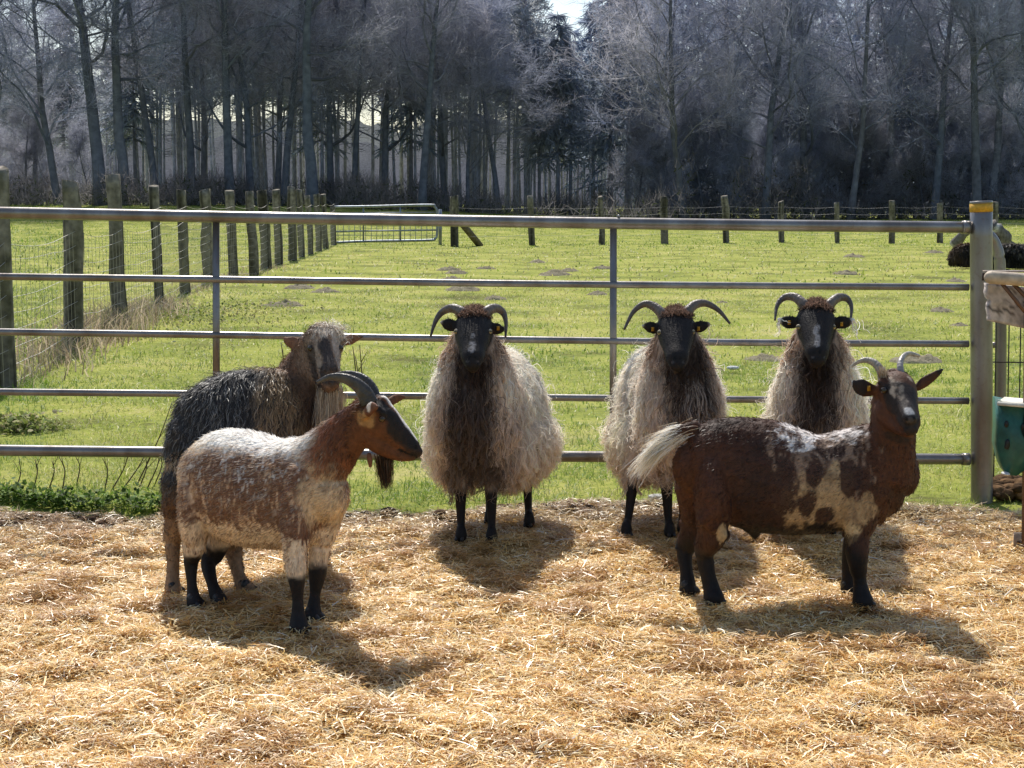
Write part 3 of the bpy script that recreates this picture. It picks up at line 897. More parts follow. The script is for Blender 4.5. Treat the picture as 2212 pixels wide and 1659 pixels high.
def make_tree(name, gen, *a, **k):
    t = thing(name, 'tree', 'tree')
    tr, cr = gen(*a, **k)
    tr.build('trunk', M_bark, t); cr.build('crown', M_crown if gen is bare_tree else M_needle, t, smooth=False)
    return t

def forest():
    r = np.random.default_rng(99)
    used = set()
    def put(proto, x, Y, s, rz, label, group, sxy=None, flip=1):
        o = proto if proto.name not in used else copy_tree(proto)
        used.add(proto.name)
        X = W(x, 434, Y)[0]
        o.location = (X, Y, float(field_h(X, Y)) - .05)
        q = sxy or s
        o.scale = (q * flip, q, s); o.rotation_euler = (0, 0, rz)
        o['label'] = label; o['category'] = 'tree'; o['group'] = group
        return o
    bare = [make_tree('bare_tree', bare_tree, 1, 23, .27, low=.34, dens=1.3, spread=.75), make_tree('bare_tree', bare_tree, 2, 22, .24, low=.36, dens=1.3, spread=.7),
            make_tree('bare_tree', bare_tree, 3, 23, .30, lean=-.08, low=.34, spread=.8), make_tree('bare_tree', bare_tree, 4, 19, .25, low=.2, spread=1.1),
            make_tree('bare_tree', bare_tree, 5, 17, .20, lean=.16, low=.22, spread=1.25)]
    # x, Y, proto, scale, girth, turn, what it looks like
    FR = [(-60, 90, 3, 1.0, 1.2, 0, 'tangled bare oak cut by the left edge of the photo'),
          (128, 91, 4, 1.05, 1.35, math.pi, 'bare tree with leaning trunk, tilted left at the far left of the wood'),
          (75, 97, 3, .68, 1.0, 2, 'thin crooked bare tree behind the leaning tree at far left'),
          (217, 90, 0, 1.1, 1.75, .5, 'thickest straight bare trunk, above the third fence post from the left'),
          (272, 91, 2, 1.0, 1.25, 0, 'bare tree with curving trunk close to the thickest trunk'),
          (334, 93, 1, 1.0, .95, 1, 'slim straight bare tree above the fourth fence post from the left'),
          (414, 94, 1, 1.1, 1.0, 2.2, 'straight bare tree between the slim tree and the forked trunk'),
          (498, 92, 0, 1.0, 1.2, 2.6, 'straight bare tree above the steel upright nearest the dark goat'),
          (541, 93, 3, 1.0, .95, 4, 'bare tree with short side forks beside a bright sky gap'),
          (617, 93, 1, 1.0, 1.0, 4.4, 'narrow bare tree with twin leader above the end of the post row'),
          (676, 90, 2, 1.0, 1.35, 0, 'big bare tree whose trunk bends left above the distant gate'),
          (765, 98, 1, .95, .8, 3, 'slender bare tree above the middle of the distant gate'),
          (912, 92, 0, .95, .95, 4.2, 'straight bare tree just left of the horned sheep with brown neck'),
          (1010, 97, 4, .72, 1.0, 5, 'slender bare tree above the braced far fence post'),
          (1075, 98, 1, .66, 1.5, .4, 'dark bare tree above the left sheep, left of the sky gap'),
          (1480, 92, 4, 1.1, 1.1, math.pi, 'bare oak leaning left above the middle sheep'),
          (1415, 97, 3, .95, .8, 1.2, 'bushy bare tree left of the leaning oak'),
          (1570, 96, 3, 1.0, .9, 2.9, 'wide twiggy bare tree right of the leaning oak'),
          (1655, 93, 3, 1.05, 1.0, .8, 'spreading bare oak above the sheep behind the brown goat'),
          (1740, 95, 3, 1.1, .9, 5.1, 'low branched bare tree right of the spreading oak'),
          (1835, 92, 4, 1.1, .9, .3, 'bare tree with long level boughs above the brown goat back'),
          (1925, 95, 3, 1.05, .9, 3.6, 'dense twiggy bare tree left of the yellow banded post'),
          (2020, 93, 3, 1.1, .9, 1.9, 'dense twiggy bare tree above the resting sheep'),
          (2112, 91, 0, 1.0, 1.05, 1.5, 'tall bare tree with steep limbs right above the yellow banded post'),
          (2140, 93, 2, .95, .85, 2.5, 'bare tree close behind the one above the yellow banded post'),
          (2235, 92, 3, 1.0, 1.0, 4.4, 'bare tree cut by the right edge of the photo'),
          (-150, 95, 3, 1.0, 1.0, 1.4, 'bare tree beyond the left edge of the photo'),
          (600, 100, 3, 1.0, .8, 2.0, 'slight bare tree in second row behind the narrow twin leader tree'),
          (440, 101, 3, 1.0, .8, 3.0, 'slight bare tree in second row left of the trunk above the upright bar'),
          (830, 100, 3, 1.05, .8, 1.0, 'slight bare tree in second row right of the distant gate'),
          (960, 99, 3, 1.0, .8, 5.0, 'slight bare tree in second row above the left sheep horns'),
          (715, 99, 3, 1.1, .8, .2, 'slight bare tree in second row right of the bent trunk')]
    for (x, Y, p, s, g, rz, lab) in FR: put(bare[p], x, Y, s, rz, lab, 'bare trees along the edge of the wood', s * g ** .5)
    sc_ = make_tree('thicket_tree', bare_tree, 6, 9.5, .11, low=.08, spread=1.1, dens=.9)
    for k, x in enumerate(np.arange(1375, 2300, 78)):
        put(sc_, x + r.normal(0, 10), r.uniform(94, 97), r.uniform(.55, .9), r.random() * 6, 'low twiggy bare young tree in the thicket along the foot of the wood', 'young trees at the foot of the wood')
    for k, x in enumerate(np.arange(-60, 200, 60)):
        put(sc_, x + r.normal(0, 10), r.uniform(96, 99), r.uniform(.5, .75), r.random() * 6, 'low twiggy bare young tree in the thicket along the foot of the wood', 'young trees at the foot of the wood')
    con = [make_tree('spruce', conifer, 11, 15.5, .17), make_tree('spruce', conifer, 12, 14, .16, low=.3), make_tree('spruce', conifer, 13, 16, .18, low=.04, wide=.2)]
    lc = 'dark blue green spruce standing inside the wood behind the bare trees'
    G2 = 'spruces inside the wood'
    for x in (1165, 1205, 1232): put(con[1], x, r.uniform(99, 104), r.uniform(.78, .92), r.random() * 6, 'dark spruce with clear stem near the sky gap at the top middle', 'spruces by the sky gap')
    for x in np.arange(1290, 2330, 36): put(con[2 if x > 1420 and r.random() < .7 else 0], x + r.normal(0, 9), r.uniform(100, 108), r.uniform(.9, 1.12), r.random() * 6, lc, G2)
    for x in np.arange(1480, 2330, 62): put(con[2], x + r.normal(0, 12), r.uniform(97, 101), r.uniform(.5, .8), r.random() * 6, lc, G2)
    for x in (45, 150, 300, 700, 880): put(con[1], x + r.normal(0, 9), r.uniform(104, 109), r.uniform(.9, 1.05), r.random() * 6, lc, G2)
    pin = [make_tree('pine', pine, 21, 19, .135), make_tree('pine', pine, 22, 18, .11, low=.5), make_tree('pine', pine, 23, 20, .15, low=.42)]
    lp = 'slim straight dark pine trunk standing deep in the wood'
    for i in range(175):
        x = r.uniform(290, 1420); Y = r.uniform(101, 138)
        put(pin[r.integers(0, 3)], x, Y, r.uniform(.52, .64) if 1140 < x < 1335 else r.uniform(.85, 1.08), r.random() * 6, lp, 'pines deep in the wood')
    for i in range(46):
        x = r.uniform(-90, 290); put(pin[r.integers(0, 3)], x, r.uniform(108, 140), r.uniform(.5, .62), r.random() * 6, lp, 'pines deep in the wood')
    # undergrowth
    mb = MB(); n = 26000
    Y = r.uniform(88, 104, n); x = r.uniform(-250, 2500, n)
    X = (x - CX) / FPX * Y
    d = fbm(np.stack([X, Y, 0 * X], -1), .35, 91, 3)
    k = r.random(n) < sstep(.38, .6, d); X, Y, d, x = X[k], Y[k], d[k], x[k]; n = len(X)
    hh = (.3 + 2.2 * sstep(.45, .7, d) * np.where(x > 1450, 1.5, .6)) * r.random(n)
    P = np.stack([X, Y, field_h(X, Y) + hh], -1)
    tw(mb, P, np.tile(A(0, 0, .8), (n, 1)), .75, .03, A(.26, .24, .24), r, 3, 0, 3)
    kk = r.random(n) < .25
    tw(mb, P[kk], np.tile(A(0, 0, .1), (kk.sum(), 1)), .22, .10, A(.10, .12, .06), r, 2, 0, 3)
    tag(mb.build('undergrowth', M_crown, smooth=False), 'low brown brambles and scrub along the foot of the wood', 'undergrowth', kind='stuff')
    # the next wood, far behind, seen pale through the trunks
    mb = MB(); n = 240
    for row, (Yd, hb, cc) in enumerate(((250, 12, A(.19, .19, .215)), (285, 17, A(.26, .26, .29)))):  # haze put into the pale greys; rows lean back to catch sun
        X = np.linspace(-160, 160, n)
        top = hb + 3.0 * (fbm(np.stack([X, X * 0, X * 0 + row], -1), .09, 7, 4) - .5) * 2 + 1.5 * (noise(np.stack([X, X * 0, X * 0], -1), .6, 3) - .5)
        for kx in range(7):
            pass
        zs = np.linspace(0, 1, 9)
        V = np.stack([np.repeat(X[None], 9, 0), Yd + 32 * zs[:, None] + 5 * (fbm(np.stack([np.repeat(X[None], 9, 0), zs[:, None] * 9 + 0 * X, 0 * X + 0 * zs[:, None]], -1), .5, 5, 2)), zs[:, None] * top[None] + .5], -1)
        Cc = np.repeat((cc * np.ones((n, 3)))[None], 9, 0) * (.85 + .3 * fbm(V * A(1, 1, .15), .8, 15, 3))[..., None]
        i = np.arange(8)[:, None] * n + np.arange(n - 1)[None]
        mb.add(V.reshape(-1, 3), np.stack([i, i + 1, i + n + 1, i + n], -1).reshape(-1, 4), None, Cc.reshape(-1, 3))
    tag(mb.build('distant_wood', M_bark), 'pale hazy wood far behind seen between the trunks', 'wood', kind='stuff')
forest()
# ------------------------------------------------------------------ animals
def K(L):
    """(x, y, Y, rv, rh) rows -> points, rv, rh"""
    P = np.array([W(a[0], a[1], a[2]) for a in L]); return P, [a[3] for a in L], [a[4] if len(a) > 4 else a[3] for a in L]

def trunk_rows(L):
    P, rv, rh = [], [], []
    for (x, yt, yb, Y, w) in L:
        a, b = W(x, yt, Y), W(x, yb, Y)
        P.append((a + b) / 2); rv.append((a[2] - b[2]) / 2); rh.append(w)
    return np.array(P), rv, rh

def make_body(chains, voxel=.0065, smooth=6):
    mb = MB()
    for ch in chains:
        P, rv, rh = ch[0], ch[1], ch[2]; kw = ch[3] if len(ch) > 3 else {}
        m = 4 * (len(P) - 1) + 1
        Z = spline(np.column_stack([P, rv, rh]), m)
        tube(mb, Z[:, :3], np.maximum(Z[:, 3], .004), np.maximum(Z[:, 4], .004), n=20, round_cap=True, **kw)
    me = mb.mesh('tmp'); o = bpy.data.objects.new('tmp', me); COL.objects.link(o)
    md = o.modifiers.new('r', 'REMESH'); md.mode = 'VOXEL'; md.voxel_size = voxel; md.adaptivity = 0
    ms = o.modifiers.new('s', 'SMOOTH'); ms.factor = .5; ms.iterations = smooth
    dg = bpy.context.evaluated_depsgraph_get(); dg.update()
    ev = o.evaluated_get(dg); m2 = ev.to_mesh()
    n = len(m2.vertices); V = np.empty(n * 3); m2.vertices.foreach_get('co', V); V = V.reshape(-1, 3)
    Nn = np.empty(n * 3); m2.vertices.foreach_get('normal', Nn); Nn = Nn.reshape(-1, 3)
    nl = len(m2.loops); li = np.empty(nl, np.int32); m2.loops.foreach_get('vertex_index', li)
    ls = np.empty(len(m2.polygons), np.int32); m2.polygons.foreach_get('loop_start', ls)
    lt = np.empty(len(m2.polygons), np.int32); m2.polygons.foreach_get('loop_total', lt)
    Q = np.stack([li[ls[lt == 4] + k] for k in range(4)], -1)
    T = np.stack([li[ls[lt == 3] + k] for k in range(3)], -1) if (lt == 3).any() else np.zeros((0, 3), int)
    ev.to_mesh_clear(); bpy.data.objects.remove(o); bpy.data.meshes.remove(me)
    return V, Q, T, Nn

def scatter(V, Q, T, Nn, n, r, dens):
    tri = np.concatenate([Q[:, [0, 1, 2]], Q[:, [0, 2, 3]], T])
    a, b, c = V[tri[:, 0]], V[tri[:, 1]], V[tri[:, 2]]
    ar = np.linalg.norm(np.cross(b - a, c - a), axis=1) * dens((a + b + c) / 3)
    cs = np.cumsum(ar); f = np.searchsorted(cs, r.random(n) * cs[-1]); f = np.minimum(f, len(tri) - 1)
    u, v = r.random(n), r.random(n); k = u + v > 1; u[k], v[k] = 1 - u[k], 1 - v[k]
    w = 1 - u - v; t = tri[f]
    P = V[t[:, 0]] * w[:, None] + V[t[:, 1]] * u[:, None] + V[t[:, 2]] * v[:, None]
    return P, unit(Nn[t[:, 0]] * w[:, None] + Nn[t[:, 1]] * u[:, None] + Nn[t[:, 2]] * v[:, None])

def strands(mb, P, N, r, comb, L, colf, width=.0022, segs=4, lift=.25, droop=0.0, curl=0.0, turns=1.5, clump=0.0, cell=.03, jit=.18, tip=.25, tipcol=1.15, tw_=.35):
    n = len(P)
    D = comb(P, N); D = D - (D * N).sum(1, keepdims=True) * N
    D = unit(unit(D) + lift * N + r.normal(0, jit, (n, 3)))
    L = L * (.7 + .6 * r.random(n)); st = L / segs
    pts = np.empty((n, segs + 1, 3)); pts[:, 0] = P - N * .002; d = D
    for k in range(segs):
        pts[:, k + 1] = pts[:, k] + d * st[:, None]
        d = unit(d + droop * A(0, 0, -1) + r.normal(0, jit * .4, (n, 3)))
    t = np.linspace(0, 1, segs + 1)
    if clump:
        key = np.floor(P / cell + .35 * np.sin(P[:, [1, 2, 0]] * 60)).astype(np.int64)
        h = (key[:, 0] * 73856093) ^ (key[:, 1] * 19349663) ^ (key[:, 2] * 83492791)
        _, inv = np.unique(h, return_inverse=True); m = inv.max() + 1
        cnt = np.bincount(inv, minlength=m).astype(float)
        C = np.stack([np.stack([np.bincount(inv, weights=pts[:, k, a], minlength=m) / cnt for a in range(3)], -1) for k in range(segs + 1)], 1)
        ph = r.random(m) * 6.283; sg = np.where(r.random(m) < .5, -1, 1); am = curl * (.4 + 1.1 * r.random(m)); tn = turns * (.6 + .8 * r.random(m))
        e1 = unit(r.normal(0, 1, (m, 3))); e2 = unit(np.cross(e1, C[:, -1] - C[:, 0])); e1 = unit(np.cross(C[:, -1] - C[:, 0], e2))
        ang = ph[:, None] + sg[:, None] * tn[:, None] * 6.283 * t[None]
        C = C + (am[:, None] * t[None] ** .7)[..., None] * (np.cos(ang)[..., None] * e1[:, None] + np.sin(ang)[..., None] * e2[:, None])
        w = (clump * t ** .6)[None, :, None]
        pts = pts * (1 - w) + (C[inv]) * w
        pts[:, 0] = P - N * .002
    if curl:
        ph = r.random(n) * 6.283
        e1 = unit(np.cross(D, r.normal(0, 1, (n, 3)))); e2 = np.cross(D, e1)
        ang = ph[:, None] + turns * 6.283 * t[None]
        pts = pts + (curl * .35 * t[None])[..., None] * (np.cos(ang)[..., None] * e1[:, None] + np.sin(ang)[..., None] * e2[:, None])
    S = unit(np.cross(D, N) + r.normal(0, tw_, (n, 3)))
    wd = (width * (.7 + .6 * r.random(n)))[:, None] * (1 - (1 - tip) * t[None] ** 1.5)
    c = colf(P, N, r.random(n)); cc = c[:, None] * (1 + (tipcol - 1) * t[None, :, None])
    ribbons(mb, pts, wd, np.repeat(S[:, None], segs + 1, 1), cc)

def tuft(mb, roots, dirs, L, n, r, col, spread=.18, droop=.1, width=.0025, segs=6, taper=.25, rootr=.012, curl=0):
    """loose hair growing from a polyline of roots"""
    roots = np.asarray(roots, float); dirs = unit(np.asarray(dirs, float))
    i = r.random(n) * (len(roots) - 1); a = i.astype(int); f = (i - a)[:, None]
    a2 = np.minimum(a + 1, len(roots) - 1)
    P = roots[a] * (1 - f) + roots[a2] * f + r.normal(0, rootr, (n, 3)); D = dirs[a] * (1 - f) + dirs[a2] * f
    d = unit(D + r.normal(0, spread, (n, 3))); st = L * (.55 + .6 * r.random(n)) / segs
    pts = np.empty((n, segs + 1, 3)); pts[:, 0] = P
    for k in range(segs):
        pts[:, k + 1] = pts[:, k] + d * st[:, None]
        d = unit(d + droop * A(0, 0, -1) + r.normal(0, .05 + curl, (n, 3)) + .12 * D)
    t = np.linspace(0, 1, segs + 1)
    S = unit(np.cross(D, r.normal(0, 1, (n, 3))))
    c = np.array(col)[r.integers(0, len(col), n)] * (.75 + .5 * r.random(n))[:, None]
    ribbons(mb, pts, (width * (.7 + .6 * r.random(n)))[:, None] * (1 - (1 - taper) * t[None]), np.repeat(S[:, None], segs + 1, 1), c)

def horn(root, pts, r0, r1, col0, col1, flat=1.0, ridges=18, up=(0, 0, 1), label=None, n=26):
    Z = spline([tuple(W(*p)) for p in pts], 48); t = np.linspace(0, 1, 48)
    rr = r0 + (r1 - r0) * t ** 1.15
    rr = rr * (1 + .06 * np.sin(t * ridges * 6.283) * (1 - t))
    mb = MB(); c = mix(col0, col1, t) * (1 - .25 * (np.sin(t * ridges * 6.283) < -.3) * (1 - t))[:, None]
    tube(mb, Z, rr, rr * flat, n=14, c=c, up=up, round_cap=False)
    o = mb.build('horn', M_horn, root)
    if label: o['label'] = label
    return o

def eye(root, c, r, look, iris, pupil_w=.45, ring=None):
    look = unit(look); s = unit(np.cross(look, A(0, 0, 1))); u = np.cross(s, look)
    def cf(D):
        f = D @ look; a = D @ s; b = D @ u
        C = np.tile(A(.012, .009, .008), (len(D), 1))
        ir = f > .58
        C[ir] = iris
        pu = (f > .5) & (np.abs(b) < .22) & (np.abs(a) < pupil_w + .15)
        C[pu] = A(.004, .004, .004)
        if ring is not None:
            C[(f > .30) & (f <= .62)] = ring
        return C
    mb = MB(); sphere(mb, c, r, 20, 16, cf)
    return mb.build('eye', M_eye, root)

def ear_tag(root, x, y, Y, w=.016, h=.024, rz=0.2):
    mb = MB(); c = W(x, y, Y)
    box(mb, c, (w * .85, .002, h * .85), rz, c_=(.52, .27, .03)); 
    o = mb.build('ear_tag', M_plastic, root, smooth=False)
    m2 = MB(); sphere(m2, c + A(0, -.003, h * .18), (.0045, .003, .0045), 8, 6, c_=(.55, .27, .02)); m2.build('stud', M_plastic, o)

def hooves(root, feet, fwd, k=1.0):
    f = unit(A(fwd[0], fwd[1], 0)); sd_ = A(-f[1], f[0], 0)
    for p in feet:
        mb = MB(); g = A(p[0], p[1], 0)
        for sg in (-1, 1):
            d = unit(f + sd_ * sg * .14); o = g + sd_ * sg * .0105 * k
            P = np.array([o - d * .012 * k + A(0, 0, .030), o + d * .002 * k + A(0, 0, .022), o + d * .018 * k + A(0, 0, .014), o + d * .031 * k + A(0, 0, .008)])
            tube(mb, spline(P, 10), np.linspace(.019, .009, 10) * k, np.linspace(.0135, .0085, 10) * k, n=10, c=A(.022, .018, .015), round_cap=True)
        mb.build('hoof', M_horn, root)

class Frame:
    def __init__(s, o, a):
        s.o = np.asarray(o, float); s.a = unit(A(a[0], a[1], 0)); s.s = A(-s.a[1], s.a[0], 0)
    def uz(s, P): Q = P - s.o; return Q @ s.a, Q @ s.s, Q[..., 2]

def spot(fr, P, c, ru, rz, sd=0, rough=.35, sc_=22):
    """soft irregular coat patch, through the body along the side axis"""
    u, v, z = fr.uz(P); cu, cv, cz = fr.uz(np.asarray(c))
    d = np.sqrt(((u - cu) / ru) ** 2 + ((z - cz) / rz) ** 2) + rough * (fbm(P, sc_, 50 + sd, 3) - .5) * 2
    return 1 - sstep(.8, 1.1, d)

def spot2(fr, P, c, ru, rz, sd=0, rough=.42, q=.5):
    """patch whose edge is frayed along the lie of the hair"""
    u, v, z = fr.uz(P); cu, cv, cz = fr.uz(np.asarray(c))
    d = np.sqrt(((u - cu) / ru) ** 2 + ((z - cz) / rz) ** 2) + rough * (fbm(P * A(1, 1, .30), 60, 150 + sd, 3) - .5) * 2 + rough * .6 * (fbm(P, 18, 170 + sd, 2) - .5) * 2 + .38 * (q - .5)
    return 1 - sstep(.86, 1.06, d)

def ball(P, c, r, sd=0, rough=.3, sc_=40):
    d = np.linalg.norm(P - np.asarray(c), axis=-1) / r + rough * (fbm(P, sc_, 70 + sd, 2) - .5) * 2
    return 1 - sstep(.8, 1.1, d)

def capsule(P, a, b, r, sd=0, rough=.25, sc_=45):
    a, b = np.asarray(a), np.asarray(b); ab = b - a
    t = np.clip((P - a) @ ab / (ab @ ab), 0, 1)
    d = np.linalg.norm(P - (a + t[..., None] * ab), axis=-1) / r + rough * (fbm(P, sc_, 90 + sd, 2) - .5) * 2
    return 1 - sstep(.75, 1.15, d)

def hairy(P, q, a=.62, b=.76):
    s_ = .78 + .44 * fbm(P * A(.7, .7, .30), 150, 201, 2)
    return ((a + b * q) * s_)[:, None]

def add_body(root, VB, colf, mat=None):
    V, Q, T, N = VB
    mb = MB(); mb.add(V, Q, T, colf(V, N, np.full(len(V), .5)))
    return mb.build('body', mat or M_skin, root)

def leg(rows): return K(rows)

BLACK = A(.018, .014, .013)
# ============================== spotted goat, front left
def goat_spotted():
    r = np.random.default_rng(1001)
    base = A(-.87, 5.13, 0); fr = Frame(base, A(.376, -.226))
    root = thing('goat', 'white and brown mottled goat with long dark swept back horns, in front of shaggy goat', 'goat', base)
    tr = trunk_rows([(424, 1000, 1100, 5.38, .060), (440, 958, 1126, 5.35, .105), (482, 926, 1160, 5.31, .142), (540, 932, 1180, 5.26, .170), (606, 950, 1184, 5.18, .162),
                     (656, 946, 1178, 5.11, .135), (690, 966, 1160, 5.07, .105), (710, 1010, 1125, 5.05, .070)])
    nk = K([(672, 1015, 5.09, .115, .095), (705, 985, 5.06, .100, .078), (740, 948, 5.03, .082, .062), (776, 916, 5.01, .070, .052), (800, 898, 5.0, .07, .05)])
    hd = K([(786, 892, 5.0, .052, .048), (806, 900, 5.0, .066, .056), (828, 917, 5.0, .066, .056), (853, 939, 4.995, .050, .042), (873, 957, 4.99, .038, .031), (889, 968, 4.985, .031, .027), (899, 975, 4.985, .022, .022)])
    jaw = K([(800, 935, 5.0, .05, .043), (830, 962, 4.995, .038, .034), (862, 982, 4.99, .022, .024), (890, 986, 4.985, .016, .019)])
    brow = K([(812, 884, 4.955, .018, .013), (826, 896, 4.953, .018, .012)])
    brow2 = K([(818, 884, 5.045, .018, .013), (830, 896, 5.047, .018, .012)])
    snout = K([(826, 868, 5.0, .022, .022), (850, 898, 5.0, .018, .02), (880, 935, 4.99, .015, .02), (898, 960, 4.985, .013, .018)])
    eN = K([(786, 900, 4.955, .014, .012), (797, 886, 4.91, .022, .010), (806, 880, 4.87, .020, .007), (816, 879, 4.83, .008, .004)])
    eF = K([(828, 880, 5.05, .012, .012), (846, 866, 5.09, .018, .009), (860, 860, 5.12, .016, .006), (875, 857, 5.15, .006, .004)])
    th1 = K([(436, 1020, 5.33, .095, .055), (428, 1070, 5.30, .095, .062), (424, 1122, 5.28, .080, .055), (420, 1175, 5.28, .050, .038), (413, 1212, 5.305, .035, .027), (414, 1255, 5.285, .020, .018), (417, 1284, 5.27, .026, .022), (421, 1305, 5.255, .036, .029)])
    th2 = K([(480, 1080, 5.40, .09, .07), (478, 1140, 5.38, .065, .045), (464, 1190, 5.40, .042, .032), (450, 1216, 5.40, .037, .028), (458, 1258, 5.32, .022, .020), (466, 1282, 5.28, .028, .024), (476, 1306, 5.25, .039, .031)])
    f1 = K([(660, 1030, 5.07, .10, .05), (652, 1080, 5.04, .092, .056), (641, 1140, 5.01, .068, .050), (637, 1195, 4.99, .048, .038), (640, 1238, 4.97, .035, .033), (643, 1288, 4.965, .020, .019), (644, 1326, 4.96, .025, .024), (646, 1355, 4.95, .038, .034)])
    f2 = K([(705, 1070, 5.11, .09, .06), (696, 1140, 5.12, .058, .045), (689, 1195, 5.125, .040, .033), (686, 1238, 5.115, .033, .031), (681, 1280, 5.11, .020, .019), (678, 1308, 5.10, .024, .023), (677, 1331, 5.09, .036, .032)])
    tail = K([(392, 985, 5.43, .03, .02), (376, 992, 5.44, .022, .014), (368, 1015, 5.44, .012, .010)])
    VB = make_body([tr, nk, hd, jaw, brow, brow2, snout, eN, eF, th1, th2, f1, f2, tail], .0055, 4)
    Wn = lambda x, y: W(x, y, 5.08)
    hc = W(815, 915, 5.0); nose = W(900, 972, 4.985); poll = W(800, 878, 5.0)
    cream, brown, black, white = A(.80, .63, .45), A(.135, .052, .026), BLACK, A(.92, .87, .80)
    def colf(P, N, q):
        u, v, z = fr.uz(P)
        n1 = fbm(P, 26, 4, 3); n2 = fbm(P * A(1, 1, .4), 105, 6, 2)
        c = np.tile(cream, (len(P), 1))
        b = .25 + .5 * sstep(.28, .36, z) * (1 - sstep(.50, .58, z))
        b = np.maximum(b, .95 * spot(fr, P, Wn(515, 1000), .13, .11, 1)); b = np.maximum(b, .85 * spot(fr, P, Wn(600, 1010), .12, .12, 2))
        b = np.maximum(b, 1.0 * spot(fr, P, Wn(700, 1075), .075, .12, 3)); b = np.maximum(b, .8 * spot(fr, P, Wn(440, 1020), .09, .10, 4))
        b = b * sstep(.22, .32, z)
        fl = n2 * .55 + n1 * .35 + .35 * (q - .5)
        b = b * sstep(-.38, -.24, u + .08 * (n1 - .5))
        n3 = fbm(P * A(1, 1, .5), 20, 7, 3)
        c = mix(c, A(.42, .22, .12), sstep(.30, .75, b + .5 * (n3 - .5)) * .55)
        c = mix(c, brown, sstep(-.05, .22, b * .80 + 1.0 * (n3 - .5) + 1.5 * (n2 - .5) + 1.5 * (q - .5) - .37) * .88)
        c = mix(c, white, sstep(.60, .74, n2 + .25 * (q - .5)) * sstep(.3, .5, z) * .6)
        wt = sstep(.53, .58, z + .05 * (n1 - .5)) * (1 - sstep(.22, .27, u))
        c = mix(c, white, wt * sstep(-.2, .5, .35 + 1.2 * (n2 - .5) + 1.0 * (q - .5) + 1.3 * (z - .565) * 8) * .92)
        c = mix(c, A(.80, .62, .40), spot(fr, P, Wn(735, 1060), .05, .14, 8) * .7)
        nb = sstep(.15, .31, u + .12 * (z - .55) + .14 * (n1 - .5) + .16 * (q - .5)) * sstep(.43, .58, z + .35 * (u - .28) + .16 * (n1 - .5) + .12 * (q - .5))
        c = mix(c, mix(np.tile(brown, (len(P), 1)), brown * 1.7, sstep(.45, .65, n1)), nb)
        hdm = ball(P, W(830, 935, 5.0), .15, 3, .1)
        c = mix(c, A(.125, .047, .020), hdm)
        c = mix(c, A(.42, .24, .10), ball(P, W(788, 906, 4.94), .035) * .8)
        c = mix(c, black * 1.1, capsule(P, W(856, 920, 4.96), W(884, 950, 4.96), .036) * .95)
        c = mix(c, black, capsule(P, W(815, 872, 4.96), W(848, 905, 4.965), .026))
        c = mix(c, black, ball(P, nose, .040) * .9)
        c = mix(c, A(.09, .038, .02), capsule(P, W(862, 985, 4.97), W(890, 988, 4.97), .012) * .6)
        c = mix(c, black * .6, capsule(P, W(862, 972, 4.965), W(899, 984, 4.97), .006, 0, .1))
        c = mix(c, A(.78, .72, .66), capsule(P, W(830, 860, 5.0), W(898, 948, 4.99), .013, 0, .15))
        c = mix(c, black * .5, ball(P, W(899, 966, 4.965), .008, 0, .05))
        c = mix(c, A(.78, .72, .66), ball(P, W(798, 877, 4.89), .022) * .8)  # bright sunlit tip of the near ear painted into the coat
        lg = 1 - sstep(.165, .20, z + .04 * (n1 - .5))
        c = mix(c, black, lg)
        return np.minimum(c * hairy(P, q), .95)
    add_body(root, VB, colf)
    V, Q, T, N = VB
    def comb(P, N):
        u, v, z = fr.uz(P)
        hm = sstep(.14, .11, np.linalg.norm(P - W(835, 935, 5.0), axis=1))
        d = np.tile(-fr.a * .9 + A(0, 0, -.55), (len(P), 1))
        d = mix(d, A(0, 0, -1), 1 - sstep(.2, .3, z))
        d = mix(d, A(-.25, .1, -1), sstep(.2, .3, u) * sstep(.45, .55, z))
        return mix(d, unit(poll - nose), np.clip(1 - sstep(.10, .15, np.linalg.norm(P - W(835, 935, 5.0), axis=1)), 0, 1))
    mb = MB()
    P, Nn = scatter(V, Q, T, N, 60000, r, lambda C: np.ones(len(C)))
    u, v, z = fr.uz(P)
    Lf = np.where(z < .2, .006, .022); hd_ = np.linalg.norm(P - W(840, 940, 5.0), axis=1) < .125
    Lf = np.where(hd_, .010, Lf); Lf = np.where((z > .52) & ~hd_ & (u > .12), .023, Lf)
    for ee in (eN, eF): Lf = np.where(np.linalg.norm(P[:, None] - ee[0][None, 1:], axis=2).min(1) < .03, .006, Lf)
    strands(mb, P, Nn, r, comb, Lf, colf, width=.0021, segs=3, lift=.22, jit=.22, clump=.5, cell=.014, tw_=.7)
    mb.build('coat', M_fur, root, smooth=False)
    for dY, pts in ((0, [(798, 872, 4.965), (787, 848, 4.965), (768, 829, 4.97), (742, 817, 4.975), (712, 815, 4.98), (684, 826, 4.985)]),
                    (1, [(812, 868, 5.035), (804, 845, 5.05), (788, 824, 5.065), (765, 812, 5.08), (740, 808, 5.09), (712, 814, 5.10)])):
        horn(root, pts, .030, .005, A(.045, .038, .034), A(.09, .078, .068), flat=.55, ridges=20)
    hooves(root, [th1[0][-1], th2[0][-1], f1[0][-1], f2[0][-1]], fr.a)
    eye(root, W(825, 905, 4.947), .011, A(.25, -1, .1), A(.07, .04, .014))
    eye(root, W(834, 905, 5.054), .013, A(.4, 1, .1), A(.20, .11, .03))
    mb = MB(); tuft(mb, [W(818, 990, 4.995), W(842, 994, 4.995)], [A(.16, 0, -1), A(-.06, 0, -1)], .088, 800, r, [(.075, .036, .018), (.13, .065, .032), (.035, .02, .013)], .09, .10, .0022, rootr=.007)
    mb.build('beard', M_fur, root, smooth=False)
